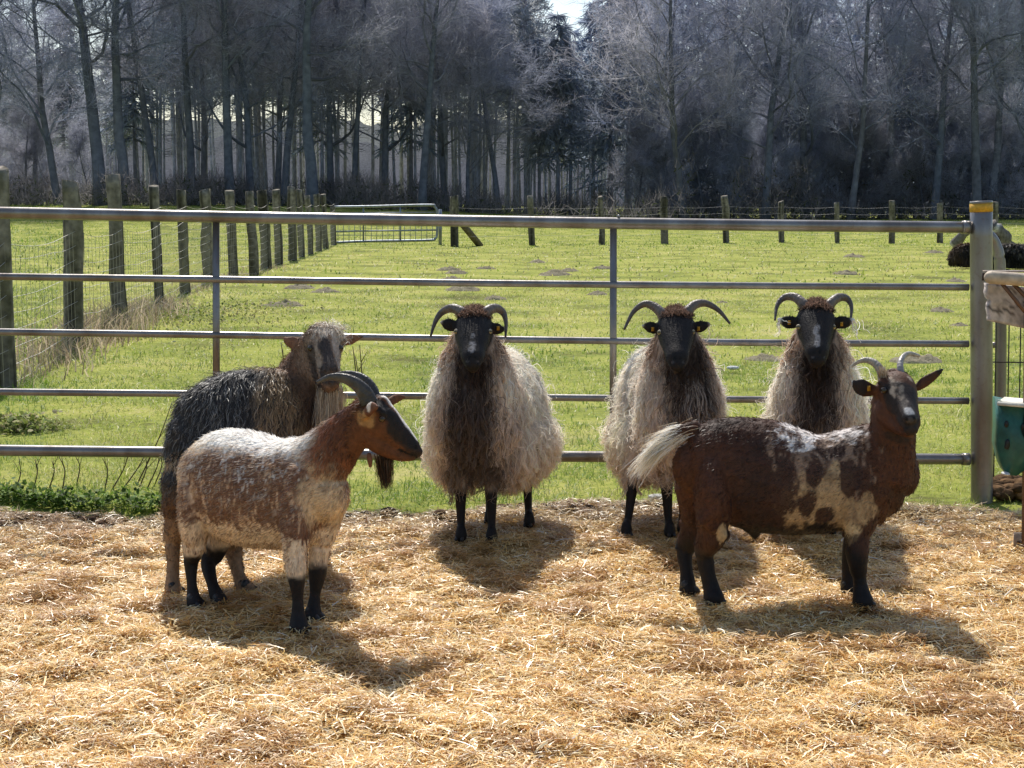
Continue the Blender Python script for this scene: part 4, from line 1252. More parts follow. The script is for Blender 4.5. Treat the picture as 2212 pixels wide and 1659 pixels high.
    mb = MB(); tube(mb, [W(797, 983, 4.98), W(799, 995, 4.975), W(800, 1006, 4.975)], [.008, .009, .006], n=8, c=(.20, .08, .04), round_cap=True); mb.build('wattle', M_skin, root)
    mb = MB(); tuft(mb, [W(390, 985, 5.43), W(372, 1000, 5.44)], [A(-.4, .2, -1), A(-.2, .1, -1)], .06, 500, r, [(.7, .62, .5), (.55, .42, .3)], .3, .1, .0024)
    mb.build('tail_hair', M_fur, root, smooth=False)
goat_spotted()

# ============================== brown goat, right
def goat_brown():
    r = np.random.default_rng(1002)
    base = A(.93, 5.37, 0); fr = Frame(base, A(1, .02))
    root = thing('goat', 'dark brown goat with raised white tail, tan patched flank and black legs, facing right', 'goat', base)
    Y = 5.38
    tr = trunk_rows([(1490, 955, 1065, Y, .06), (1512, 922, 1095, Y, .105), (1565, 900, 1118, Y, .135), (1640, 904, 1148, Y, .155), (1710, 926, 1155, Y, .165), (1780, 940, 1150, Y, .155),
                     (1850, 924, 1138, Y, .142), (1900, 914, 1130, Y, .118), (1930, 935, 1112, Y, .092), (1948, 970, 1075, Y, .062)])
    nk = K([(1900, 1010, 5.37, .13, .105), (1922, 960, 5.35, .098, .088), (1928, 920, 5.33, .080, .078), (1926, 885, 5.32, .07, .07), (1928, 850, 5.31, .062, .066)])
    hd = K([(1933, 826, 5.325, .05, .056), (1937, 842, 5.285, .068, .066), (1945, 862, 5.245, .062, .060), (1954, 884, 5.205, .050, .047), (1961, 902, 5.175, .043, .040), (1966, 916, 5.15, .036, .036), (1968, 926, 5.135, .025, .026)])
    jaw = K([(1918, 886, 5.28, .052, .048), (1938, 908, 5.24, .042, .042), (1954, 925, 5.19, .030, .032), (1963, 935, 5.155, .018, .022)])
    bw1 = K([(1906, 826, 5.262, .018, .016), (1913, 838, 5.245, .014, .012)]); bw2 = K([(1960, 822, 5.27, .018, .016), (1966, 836, 5.25, .014, .012)])
    nb = K([(1942, 838, 5.235, .03, .03), (1952, 868, 5.19, .024, .026), (1961, 893, 5.14, .02, .026), (1966, 905, 5.12, .018, .024)])
    eL = K([(1896, 842, 5.30, .014, .014), (1878, 842, 5.29, .026, .009), (1860, 836, 5.27, .031, .008), (1848, 829, 5.26, .020, .006), (1843, 823, 5.255, .008, .004)])
    eR = K([(1980, 838, 5.33, .014, .012), (1996, 826, 5.34, .021, .009), (2014, 814, 5.35, .018, .007), (2028, 804, 5.355, .012, .006), (2037, 798, 5.36, .006, .004)])
    h1 = K([(1540, 1020, 5.34, .115, .060), (1540, 1075, 5.31, .120, .066), (1541, 1118, 5.29, .098, .060), (1537, 1150, 5.29, .068, .046), (1522, 1190, 5.34, .047, .036), (1528, 1236, 5.325, .030, .026), (1536, 1268, 5.315, .031, .028), (1542, 1293, 5.30, .042, .037)])
    h2 = K([(1500, 1050, 5.46, .09, .07), (1500, 1110, 5.47, .068, .05), (1494, 1150, 5.48, .048, .038), (1479, 1188, 5.51, .041, .032), (1482, 1228, 5.475, .026, .023), (1485, 1254, 5.46, .031, .028), (1486, 1276, 5.445, .037, .032)])
    f1 = K([(1876, 1020, 5.34, .11, .055), (1868, 1070, 5.315, .105, .062), (1858, 1122, 5.295, .078, .052), (1852, 1160, 5.285, .053, .043), (1852, 1205, 5.27, .042, .038), (1857, 1250, 5.275, .026, .024), (1860, 1276, 5.27, .030, .028), (1864, 1300, 5.26, .042, .036)])
    f2 = K([(1868, 1070, 5.44, .08, .06), (1850, 1130, 5.45, .05, .042), (1841, 1170, 5.455, .040, .034), (1836, 1215, 5.46, .034, .03), (1834, 1245, 5.455, .028, .026), (1833, 1272, 5.45, .034, .03)])
    tail = K([(1502, 928, Y, .035, .025), (1470, 936, Y, .026, .018), (1440, 952, Y, .018, .013), (1418, 972, Y, .010, .008)])
    bel = K([(1630, 1142, Y, .03, .04), (1631, 1152, Y, .018, .02)])
    VB = make_body([tr, nk, hd, jaw, bw1, bw2, nb, eL, eR, h1, h2, f1, f2, tail, bel], .0055, 4)
    Wn = lambda x, y: W(x, y, 5.25)
    dk, red, tan, white = A(.046, .0215, .0145), A(.088, .034, .0165), A(.44, .30, .165), A(.80, .74, .70)
    poll, nose = W(1930, 820, 5.33), W(1966, 915, 5.13)
    def colf(P, N, q):
        u, v, z = fr.uz(P)
        n1 = fbm(P, 22, 14, 3); n2 = fbm(P * A(1, 1, .5), 60, 16, 2)
        c = np.tile(dk, (len(P), 1))
        c = mix(c, red, sstep(.35, .55, fbm(P, 7, 18, 2)) * .6)
        c = mix(c, red, np.maximum(spot(fr, P, Wn(1520, 1040), .11, .15, 1), spot(fr, P, Wn(1940, 985), .10, .15, 2)) * .9)
        Ps = P * A(1, 1, .28); st = fbm(Ps, 55, 19, 2)                     # streaks that run with the hair
        def sp(x, y, a, b, k, rg=.42): return spot2(fr, P, Wn(x, y), a, b, k, rg, q)
        mid = sp(1772, 1000, .17, .14, 3, .5)
        c = mix(c, A(.30, .20, .14), mid * sstep(.30, .62, st + .35 * (q - .5)) * .85)
        for (x, y, a, b, k) in ((1742, 1085, .10, .095, 5), (1803, 1072, .06, .12, 6), (1845, 1106, .085, .045, 7), (1872, 1080, .028, .036, 8), (1836, 1140, .035, .05, 9)):
            c = mix(c, tan, sp(x, y, a, b, k) * (.55 + .45 * sstep(.25, .6, st + .4 * (q - .5))))
        for (x, y, a, b, k) in ((1757, 1022, .030, .055, 11), (1741, 1091, .034, .052, 12), (1783, 1112, .034, .030, 13), (1836, 1030, .042, .062, 14), (1690, 1055, .05, .13, 15)):
            c = mix(c, dk * 1.2, sp(x, y, a, b, k) * .95)
        tp = sstep(.545, .585, z + .05 * (n1 - .5))
        wa = spot2(fr, P, Wn(1738, 945), .085, .045, 21, .6) + spot2(fr, P, Wn(1828, 930), .085, .045, 22, .6) * .8
        c = mix(c, white, np.clip(wa, 0, 1) * sstep(.25, .6, st + .5 * (q - .45)))
        c = mix(c, BLACK * .8, (1 - sstep(.265, .30, z + .05 * (n1 - .5) + .06 * (st - .5))) * (1 - sstep(.20, .30, u)) * sstep(-.25, -.15, u))
        c = mix(c, A(.55, .40, .22), capsule(P, Wn(1785, 1146), Wn(1850, 1140), .022) * (z < .3))
        lg = 1 - sstep(.16, .215, z + .05 * (n1 - .5)); c = mix(c, BLACK * .75, lg)
        c = mix(c, A(.55, .38, .2), spot(fr, P, Wn(1558, 1150), .018, .04, 31) * (v < 0))
        c = mix(c, A(.80, .72, .58), (1 - sstep(-.46, -.40, u)) * sstep(.45, .5, z))
        hm = ball(P, W(1945, 875, 5.24), .16, 1, .08)
        c = mix(c, red * .9, hm)
        c = mix(c, BLACK * 1.5, np.maximum(ball(P, W(1950, 858, 5.19), .066, 6, .35), capsule(P, W(1955, 885, 5.15), W(1968, 925, 5.10), .042, 5, .3)) * .93)
        c = mix(c, red * 1.2, capsule(P, W(1896, 862, 5.27), W(1930, 925, 5.22), .030, 7, .4) * .8)
        c = mix(c, BLACK * 1.3, capsule(P, W(1903, 836, 5.25), W(1916, 850, 5.22), .020, 3, .3) * .8)
        c = mix(c, A(.46, .36, .27), capsule(P, W(1924, 820, 5.25), W(1938, 862, 5.18), .013, 2, .9) * sstep(.2, .6, n2 + .4 * (q - .5)) * .9)
        c = mix(c, A(.42, .34, .27), capsule(P, W(1945, 832, 5.22), W(1952, 876, 5.15), .012, 8, 1.0) * sstep(.42, .65, n2 + .4 * (q - .5)) * .55)
        c = mix(c, A(.40, .32, .25), ball(P, W(1962, 824, 5.25), .014, 4, .6) * .8)
        c = mix(c, A(.50, .48, .47), ball(P, W(1961, 889, 5.125), .020, 2, .6) * .9)
        c = mix(c, A(.10, .085, .08), ball(P, W(1966, 908, 5.105), .014) * .6)
        c = mix(c, A(.003, .003, .003), np.maximum(ball(P, W(1958, 905, 5.105), .007, 0, .05), ball(P, W(1973, 904, 5.11), .007, 0, .05)))
        c = mix(c, A(.003, .003, .003), capsule(P, W(1946, 925, 5.135), W(1970, 924, 5.10), .004, 0, .05))
        ed = np.maximum(ball(P, W(1853, 832, 5.26), .05), 0); c = mix(c, BLACK * 1.3, ed * .9)
        c = mix(c, BLACK, ball(P, W(2034, 800, 5.36), .02))
        c = mix(c, BLACK, capsule(P, W(1905, 938, 5.25), W(1965, 952, 5.25), .020, 4) * .7)
        return np.minimum(c * hairy(P, q), .95)
    add_body(root, VB, colf)
    V, Q, T, N = VB
    def comb(P, N):
        u, v, z = fr.uz(P)
        d = np.tile(A(-.85, 0, -.6), (len(P), 1))
        d = mix(d, A(0, 0, -1), 1 - sstep(.2, .3, z)); d = mix(d, A(-.15, .1, -1), sstep(.30, .4, u))
        return mix(d, unit(poll - nose), 1 - sstep(.10, .14, np.linalg.norm(P - W(1945, 880, 5.22), axis=1)))
    mb = MB(); P, Nn = scatter(V, Q, T, N, 64000, r, lambda C: np.ones(len(C)))
    u, v, z = fr.uz(P); hh = np.linalg.norm(P - W(1945, 880, 5.22), axis=1) < .135
    Lf = np.where(z < .2, .006, .017); Lf = np.where(hh, .009, Lf); Lf = np.where((z > .55) & ~hh & (u < .38), .022, Lf)
    for ee in (eL, eR): Lf = np.where(np.linalg.norm(P[:, None] - ee[0][None], axis=2).min(1) < .035, .006, Lf)
    strands(mb, P, Nn, r, comb, Lf, colf, width=.0021, segs=3, lift=.18, jit=.22, clump=.5, cell=.014, tw_=.7)
    mb.build('coat', M_fur, root, smooth=False)
    hooves(root, [h1[0][-1], h2[0][-1], f1[0][-1], f2[0][-1]], fr.a, 1.08)
    horn(root, [(1908, 820, 5.29), (1902, 800, 5.30), (1890, 785, 5.32), (1873, 778, 5.34), (1856, 781, 5.35), (1839, 792, 5.36)], .019, .004, A(.22, .19, .16), A(.40, .35, .29), flat=.75, ridges=16)
    horn(root, [(1948, 818, 5.30), (1945, 800, 5.31), (1945, 783, 5.33), (1953, 769, 5.36), (1966, 764, 5.39), (1985, 769, 5.41)], .016, .006, A(.30, .26, .25), A(.42, .38, .33), flat=.85, ridges=16)
    mb = MB(); tuft(mb, [W(1912, 818, 5.27), W(1904, 812, 5.27)], [A(-.1, -.2, 1), A(-.1, -.2, 1)], .035, 160, r, [(.5, .42, .33), (.3, .2, .12)], .25, .0, .002, rootr=.006); mb.build('forelock', M_fur, root, smooth=False)
    eye(root, W(1910, 843, 5.235), .012, A(-.55, -1, 0), A(.06, .035, .013)); eye(root, W(1968, 840, 5.245), .012, A(.8, -.8, 0), A(.06, .035, .013))
    ear_tag(root, 1877, 839, 5.275, .014, .022)
    mb = MB()
    cr = [W(1508, 918, Y), W(1480, 932, Y), W(1450, 945, Y), W(1425, 962, Y)]
    pal_t = [(.95, .92, .84), (.93, .86, .72), (.80, .68, .52), (.97, .95, .90)]
    for k in range(12):                                    # separate locks of different length
        i0 = r.uniform(0, 2.6); q0 = cr[int(i0)] * (1 - i0 % 1) + cr[min(int(i0) + 1, 3)] * (i0 % 1)
        dn = .25 + .55 * i0 / 2.6 + r.normal(0, .10)
        d0 = unit(A(-1, r.normal(-.05, .12), -dn)); q1 = q0 + r.normal(0, .010, 3)
        tuft(mb, [q1, q1 + d0 * .05], [d0, unit(d0 + A(.05, 0, -.12))], r.uniform(.08, .155), 130, r, pal_t, .07, .07, .0026, segs=8, rootr=.0075, curl=.03)
    tuft(mb, cr, [A(-.95, 0, -.35)] * 4, .055, 420, r, pal_t + [(.25, .13, .07)], .2, .05, .0026, segs=5, rootr=.010)
    mb.build('tail_hair', M_fur, root, smooth=False)
goat_brown()

# ============================== shaggy goat, behind at left
def goat_shaggy():
    r = np.random.default_rng(1003)
    base = A(-.97, 5.68, 0); fr = Frame(base, A(.38, .42))
    root = thing('goat', 'shaggy dark grey goat with pale stubby head and no long horns, behind the mottled goat', 'goat', base)
    tr = trunk_rows([(400, 892, 1090, 5.48, .07), (426, 838, 1130, 5.52, .12), (486, 806, 1150, 5.60, .155), (556, 797, 1150, 5.70, .165), (615, 797, 1140, 5.79, .145), (662, 815, 1110, 5.86, .115), (694, 885, 1050, 5.91, .075)])
    nk = K([(628, 890, 5.80, .14, .11), (650, 835, 5.83, .115, .10), (672, 792, 5.83, .10, .085), (688, 755, 5.82, .085, .075)])
    hd = K([(696, 728, 5.84, .056, .062), (699, 742, 5.79, .070, .077), (704, 768, 5.74, .060, .058), (709, 796, 5.70, .047, .045), (713, 816, 5.67, .041, .040), (715, 828, 5.65, .030, .032)])
    jaw = K([(690, 790, 5.79, .058, .055), (703, 816, 5.74, .042, .042), (713, 836, 5.69, .026, .030)])
    nb = K([(702, 735, 5.745, .03, .03), (707, 768, 5.70, .026, .026), (712, 800, 5.65, .022, .028)])
    b1 = K([(676, 724, 5.76, .022, .02), (684, 736, 5.74, .016, .014)]); b2 = K([(718, 722, 5.77, .022, .02), (722, 736, 5.755, .016, .014)])
    eL = K([(660, 740, 5.82, .016, .014), (642, 742, 5.82, .026, .009), (626, 738, 5.81, .024, .008), (613, 732, 5.80, .010, .005)])
    eR = K([(738, 740, 5.84, .014, .012), (754, 735, 5.85, .022, .009), (770, 730, 5.86, .016, .007), (784, 727, 5.87, .006, .004)])
    h1 = K([(396, 1040, 5.48, .09, .075), (386, 1110, 5.46, .062, .048), (374, 1165, 5.49, .042, .032), (374, 1220, 5.47, .026, .023), (373, 1255, 5.45, .029, .026), (375, 1276, 5.44, .038, .033)])
    h2 = K([(488, 1080, 5.56, .09, .07), (500, 1140, 5.55, .066, .05), (505, 1190, 5.55, .042, .032), (514, 1235, 5.50, .025, .022), (524, 1262, 5.47, .029, .026), (531, 1274, 5.46, .038, .033)])
    def fl(x, Yg):
        g = A((x - CX) / FPX * Yg, Yg, 0)
        return (np.array([g + A(-.02, .0, .42), g + A(0, 0, .28), g + A(0, 0, .16), g + A(0, 0, .03)]), [.09, .05, .035, .04], [.07, .042, .032, .036])
    VB = make_body([tr, nk, hd, jaw, nb, b1, b2, eL, eR, h1, h2, fl(636, 5.80), fl(686, 5.92)], .0065, 5)
    Wn = lambda x, y: W(x, y, 5.6)
    def colf(P, N, q):
        u, v, z = fr.uz(P); n1 = fbm(P, 15, 24, 3)
        c = np.tile(A(.052, .047, .045), (len(P), 1))
        c = mix(c, A(.22, .21, .20), (q > .70) * .8)
        c = mix(c, A(.34, .24, .14), spot(fr, P, W(610, 900, 5.68), .17, .18, 1) * sstep(.25, .6, q + .4 * (n1 - .4)))
        c = mix(c, A(.16, .085, .045), 1 - sstep(.30, .42, z)); c = mix(c, A(.30, .19, .11), 1 - sstep(.18, .30, z + .05 * (n1 - .5)))
        nk_ = sstep(.10, .19, u + .25 * (z - .6)) * sstep(.48, .60, z)
        c = mix(c, A(.11, .066, .042), nk_)
        c = mix(c, A(.20, .10, .05), ball(P, W(632, 768, 5.78), .08) * .8); c = mix(c, A(.27, .16, .09), ball(P, W(692, 925, 5.8), .10, 7, .5) * .7)
        hm = ball(P, W(702, 775, 5.72), .115, 2, .15)
        c = mix(c, A(.27, .175, .115), hm)
        c = mix(c, A(.05, .038, .034), capsule(P, W(668, 760, 5.72), W(690, 830, 5.70), .035) * .8)
        c = mix(c, A(.52, .43, .34), ball(P, W(712, 720, 5.77), .062, 3, .6) * .85)
        c = mix(c, A(.40, .30, .22), capsule(P, W(684, 745, 5.70), W(692, 800, 5.66), .014, 5, .6) * .8); c = mix(c, A(.46, .37, .30), capsule(P, W(726, 742, 5.72), W(733, 810, 5.68), .018))
        c = mix(c, A(.068, .050, .042), np.maximum(capsule(P, W(700, 742, 5.70), W(708, 780, 5.66), .024, 4, .8), ball(P, W(712, 808, 5.63), .045, 5, .35))); c = mix(c, A(.22, .13, .08), ball(P, W(716, 836, 5.66), .036))
        c = mix(c, BLACK, capsule(P, W(703, 838, 5.65), W(724, 838, 5.65), .006, 0, .1))
        c = mix(c, A(.28, .14, .085), np.maximum(ball(P, W(628, 738, 5.805), .03), ball(P, W(762, 733, 5.845), .035)) * .7)
        return c * (.7 + .6 * q)[:, None]
    add_body(root, VB, colf)
    V, Q, T, N = VB
    hp = W(705, 785, 5.72); poll, nose = W(697, 715, 5.84), W(714, 825, 5.64)
    def comb(P, N):
        u, v, z = fr.uz(P)
        d = np.tile(-fr.a * .5 + A(0, 0, -.8), (len(P), 1)) + .5 * (np.stack([noise(P, 9, 1), noise(P, 9, 2), noise(P, 9, 3)], -1) - .5)
        return mix(d, unit(poll - nose), 1 - sstep(.11, .16, np.linalg.norm(P - hp, axis=1)))
    mb = MB(); P, Nn = scatter(V, Q, T, N, 26000, r, lambda C: np.where(np.linalg.norm(C - hp, axis=1) < .14, .1, 1))
    u, v, z = fr.uz(P); Lf = np.where(z < .12, .02, np.where(z < .3, .028, np.where(z < .5, .045, .065))); Lf = np.where(u < -.28, Lf * .6, Lf); Lf = np.where((u > .12) & (z > .66), .03, Lf)
    for ee in (eL, eR): Lf = np.where(np.linalg.norm(P[:, None] - ee[0][None], axis=2).min(1) < .045, .008, Lf); Lf = np.where(np.linalg.norm(P - hp, axis=1) < .15, .018, Lf)
    strands(mb, P, Nn, r, comb, Lf, colf, width=.0030, segs=6, lift=.34, droop=.13, curl=.012, turns=1.0, clump=.5, cell=.020, jit=.28)
    P, Nn = scatter(V, Q, T, N, 9000, r, lambda C: np.where(np.linalg.norm(C - hp, axis=1) < .15, 1, .0))
    Ls = np.full(len(P), .014)
    for ee in (eL, eR): Ls = np.where(np.linalg.norm(P[:, None] - ee[0][None], axis=2).min(1) < .04, .006, Ls)
    strands(mb, P, Nn, r, comb, Ls, colf, width=.0026, segs=3, lift=.2, clump=.4, cell=.015)
    mb.build('coat', M_fur, root, smooth=False)
    mb = MB(); tuft(mb, [W(700, 850, 5.72), W(728, 842, 5.70)], [A(-.05, 0, -1), A(.0, 0, -1)], .15, 1600, r, [(.72, .62, .48), (.62, .50, .36), (.45, .33, .22)], .14, .12, .0026, segs=6, rootr=.016); mb.build('beard', M_fur, root, smooth=False)
    mb = MB(); tuft(mb, [W(690, 716, 5.80), W(735, 722, 5.80)], [A(-.1, -.2, 1), A(.3, -.3, .6)], .05, 900, r, [(.75, .68, .58), (.5, .4, .3), (.85, .8, .7)], .5, .5, .0024, rootr=.016, curl=.12); mb.build('forelock', M_fur, root, smooth=False)
    horn(root, [(681, 722, 5.80), (680, 710, 5.81), (682, 700, 5.82)], .012, .004, A(.3, .24, .18), A(.45, .38, .28), ridges=3)
    hooves(root, [h1[0][-1], h2[0][-1]], fr.a)
    eye(root, W(671, 752, 5.722), .012, A(-.6, -1, 0), A(.07, .045, .016)); eye(root, W(735, 752, 5.742), .012, A(.7, -1, 0), A(.07, .045, .016))
goat_shaggy()

# ============================== horned heath sheep
def sheep(seed, label, base, axis, core, neck, head, horns, ears, tags, legs, chest, eyes, blaze, mask_w, fade=0.0):
    r = np.random.default_rng(seed); fr = Frame(base, axis)
    root = thing('sheep', label, 'sheep', base)
    hd = K(head); hd = (hd[0], hd[1], [x * 1.14 for x in hd[2]])
    jaw = (hd[0][1:5] + A(0, .03, -.035), [.05, .045, .036, .026], [.045, .042, .034, .024])
    e = [K(x) for x in ears]
    ks = slice(2, len(core[0]) - 1)
    sk = core[0][ks].copy(); sk[:, 2] = .395
    skirt = (sk, [.165, .17, .17][:len(sk)], [x * .99 for x in core[2][ks]])
    core = (core[0], core[1], [x * .80 for x in core[2]])
    VB = make_body([core, skirt, neck, hd, jaw] + e + [(np.array(l[0]), l[1], l[2]) for l in legs], .006, 3)
    V, Q, T, N = VB
    hp = (hd[0][1] + hd[0][3]) / 2; poll, nose = hd[0][0], hd[0][-1]
    hr = np.linalg.norm(poll - nose) * .62
    cream, tan, dark, brown = A(.97, .89, .79), A(.87, .70, .55), A(.090, .060, .048), A(.46, .29, .19)
    def inhead(P):
        Z = spline(np.column_stack([hd[0], hd[2]]), 25)
        m = (np.linalg.norm(P[:, None] - Z[None, :, :3], axis=2) / Z[None, :, 3]).min(1)
        m = 1 - sstep(1.12, 1.32, m + .25 * sstep(0, .05, (P - poll)[:, 1]))
        for x in e: m = np.maximum(m, 1 - sstep(.03, .045, np.abs(np.linalg.norm(P - x[0].mean(0), axis=1))))
        return m
    ca, cb = np.array(chest[0]), np.array(chest[1])
    def wool(P, N, q):
        u, v, z = fr.uz(P); n1 = fbm(P, 9, 34 + seed, 3)
        c = np.tile(cream, (len(P), 1))
        c = mix(c, tan, (q > .66) * .5 * (1 - .7 * sstep(.5, .7, z)) + .2 * (1 - sstep(.3, .55, z)))  # tan thins out upward: sunlit whiteness of the top put into the wool
        t = np.clip((P - ca) @ (cb - ca) / ((cb - ca) @ (cb - ca)), 0, 1)
        ax = ca + t[:, None] * (cb - ca)
        s = np.abs((P - ax) @ fr.s)
        front = sstep(-.05, .12, (P - hp * 0 - base) @ fr.a - chest[2])
        dk2 = (1 - sstep(.9, 1.75, s / (chest[3] + (chest[4] - chest[3]) * t) + .5 * (n1 - .5) + .35 * (q - .5))) * front * (1 - .6 * fade * sstep(.3, .6, t))
        dk = (1 - fade * sstep(.18, .50, t + .35 * (n1 - .5) + .3 * (q - .5))) * (1 - sstep(.6, 1.25, s / (chest[3] + (chest[4] - chest[3]) * t) + .5 * (n1 - .5) + .25 * (q - .5))) * front
        c = mix(c, brown, np.clip(dk2, 0, 1) * .42); c = mix(c, dark, dk * .95)
        jw = ball(P, hd[0][-2] + A(0, .05, -.02), .105, 9, .35, 20); c = mix(c, dark * .7, jw * .9)
        nk = ball(P, neck[0][-1], .145, 3, .3, 14); c = mix(c, brown, nk * .75 * (q < .8) * (1 - dk) * (1 - jw))
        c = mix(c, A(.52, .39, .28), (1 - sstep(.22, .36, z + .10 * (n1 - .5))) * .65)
        lk = .82 + .38 * noise(P, 30, 77)
        return np.minimum(c * ((.78 + .4 * q) * lk)[:, None], .97)
    def colf(P, N, q):
        u, v, z = fr.uz(P); c = wool(P, N, q) * .9
        c = mix(c, BLACK * .9, 1 - sstep(.19, .23, z))
        hm = inhead(P); c = mix(c, BLACK * .9 * (.8 + .4 * q)[:, None], hm)
        c = mix(c, A(.30, .28, .28), capsule(P, W(*blaze[0]), W(*blaze[1]), blaze[2] * .62, 1, .8) * sstep(.25, .7, noise(P, 130, 3) + .15) * .8)
        c = mix(c, brown * .8, ball(P, poll + A(0, 0, .045), .06) * .8)
        for (x, y, Y) in blaze[3]: c = mix(c, A(.002, .002, .002), ball(P, W(x, y, Y), .007, 0, .05))
        c = mix(c, A(.11, .10, .10), capsule(P, W(*blaze[4]), W(*blaze[5]), .005, 0, .1) * .7)
        return c
    add_body(root, VB, colf)
    # short hair of the face and legs
    mb = MB(); P, Nn = scatter(V, Q, T, N, 9000, r, lambda C: np.clip(inhead(C) + (C[:, 2] < .2), 0, 1))
    strands(mb, P, Nn, r, lambda P, N: mix(np.tile(unit(poll - nose), (len(P), 1)), A(0, 0, -1), P[:, 2] < .25), np.where(P[:, 2] < .25, .004, .009), colf, width=.0026, segs=2, lift=.25)
    mb.build('face_hair', M_fur, root, smooth=False)
    # fleece
    mb = MB()
    def dens(C): return np.clip(1 - 1.2 * inhead(C), 0, 1) * (C[:, 2] > .255)
    def comb(P, N):
        out = N * A(1, 1, 0)
        d = np.tile(A(0, 0, -1), (len(P), 1)) + .25 * out + .55 * (np.stack([noise(P, 11, 1 + seed), noise(P, 11, 2 + seed), noise(P, 11, 3 + seed)], -1) - .5)
        return d
    P, Nn = scatter(V, Q, T, N, 24000, r, dens)
    u, v, z = fr.uz(P)
    Lf = .10 + .05 * noise(P, 12, 5) + .03 * (1 - sstep(.3, .6, z)) ; Lf = np.where(z > .72, Lf * .65, Lf)
    mid = np.exp(-((P - ca) @ fr.s / .10) ** 2) * sstep(0, .15, (P - base) @ fr.a); Lf = Lf * (1 - .75 * mid * (1 - sstep(.32, .48, z)))
    strands(mb, P, Nn, r, comb, Lf, wool, width=.0032, segs=10, lift=.26, droop=.16, curl=.0125, turns=1.35, clump=.84, cell=.032, jit=.18, tip=.5, tipcol=1.15)
    P, Nn = scatter(V, Q, T, N, 7000, r, dens)
    strands(mb, P, Nn, r, comb, np.full(len(P), .045), wool, width=.0034, segs=6, lift=.45, curl=.012, turns=1.6, clump=.5, cell=.02, jit=.4)
    P, Nn = scatter(V, Q, T, N, 4200, r, lambda C: dens(C) * (1 - sstep(.45, .7, C[:, 2]) * .85))
    strands(mb, P, Nn, r, comb, np.full(len(P), .12), wool, width=.0030, segs=12, lift=.5, droop=.16, curl=.026, turns=1.7, clump=.75, cell=.022, jit=.4, tip=.6, tipcol=1.2)
    mb.build('fleece', M_wool, root, smooth=False)
    mb = MB(); kc = poll + A(0, -.03, .035)
    P, Nn = scatter(V, Q, T, N, 2000, r, lambda C: 1 - sstep(.040, .070, np.linalg.norm((C - kc) * A(.9, 1, 1.2), axis=1)))
    tk = lambda P, N, q: np.tile(A(.185, .115, .085), (len(P), 1)) * (.4 + 1.1 * q)[:, None]
    strands(mb, P, Nn, r, lambda P, N: np.tile(A(0, -.4, -.5), (len(P), 1)) + r.normal(0, .5, (len(P), 3)), np.full(len(P), .026), tk, width=.0032, segs=5, lift=.55, curl=.010, turns=1.3, clump=.3, cell=.014, jit=.45, tip=.5)
    mb.build('topknot', M_wool, root, smooth=False)
    hooves(root, [l[0][0] for l in legs], fr.a, .85)
    for k, h in enumerate(horns): horn(root, h, .0255, .005, A(.20, .155, .125), A(.085, .065, .055), flat=.85, ridges=17)
    for (x, y, Y, lk) in eyes: eye(root, W(x + .8 * lk, y, Y + .001), .0112, A(lk * .7, -1, .05), A(.34, .26, .12), .5, A(.40, .36, .31))
    for t in tags: ear_tag(root, *t)
    return root

def lg(x, y, hip, r0=.05, fwd=0.0, side=0.0):
    """thin dark sheep leg from a ground mark up to the belly"""
    g = G(x, y); h = np.asarray(hip)
    kn = g + (h - g) * .55 + A(side, -fwd, 0)
    return ([g + A(0, -.008, .018), g + A(0, -.004, .045), g + (kn - g) * .35 + A(0, .006, 0), kn, g + (h - g) * .8, h], [.030, .022, .018, .026, .036, r0], [.026, .021, .017, .024, .034, r0])

def core_rows(L): return (np.array([l[:3] for l in L]), [l[3] for l in L], [l[4] for l in L])

# --- left sheep
b = A(-.08, 6.60, 0)
sheep(2001, 'shaggy cream sheep with brown chest and drooping horns, nearest the mottled goat', b, A(-.30, -.95),
      core_rows([(-.165, 6.24, .585, .145, .12), (-.150, 6.31, .57, .20, .185), (-.12, 6.45, .53, .25, .232), (-.085, 6.60, .495, .285, .252), (-.05, 6.75, .49, .275, .24), (-.03, 6.87, .52, .21, .17)]),
      K([(1026, 890, 6.34, .17, .185), (1026, 820, 6.31, .14, .165), (1025, 765, 6.29, .105, .128), (1024, 725, 6.27, .075, .085)]),
      [(1024, 692, 6.25, .055, .060), (1023, 710, 6.20, .072, .068), (1022, 735, 6.14, .062, .058), (1021, 760, 6.085, .049, .045), (1021, 775, 6.05, .041, .039), (1021, 787, 6.03, .028, .029)],
      [[(1004, 684, 6.21), (993, 672, 6.22), (975, 666, 6.24), (954, 675, 6.26), (940, 696, 6.25), (930, 727, 6.22)], [(1044, 684, 6.21), (1055, 671, 6.22), (1072, 666, 6.25), (1087, 676, 6.27), (1093, 698, 6.25), (1092, 728, 6.22)]],
      [[(992, 706, 6.21, .012, .012), (980, 705, 6.205, .024, .009), (966, 700, 6.20, .026, .008), (952, 696, 6.20, .008, .005)], [(1056, 706, 6.21, .012, .012), (1066, 709, 6.205, .024, .009), (1078, 711, 6.20, .024, .008), (1090, 711, 6.20, .008, .005)]],
      [(1076, 709, 6.185, .014, .02)],
      [lg(996, 1166, (-.215, 6.36, .32), .05), lg(1062, 1169, (-.085, 6.36, .32), .05), lg(1143, 1136, (.06, 6.80, .34), .06, -.02), lg(1058, 1128, (-.11, 6.84, .34), .06, -.02)],
      [(-.165, 6.2, .80), (-.150, 6.3, .16), .16, .075, .15], [(987, 716, 6.152, -.9), (1057, 716, 6.152, .9)],
      [(1022, 724, 6.098), (1021, 758, 6.04), .024, [(1015, 771, 6.012), (1027, 771, 6.012)], (1008, 781, 6.015), (1034, 781, 6.015)], .1, .15)
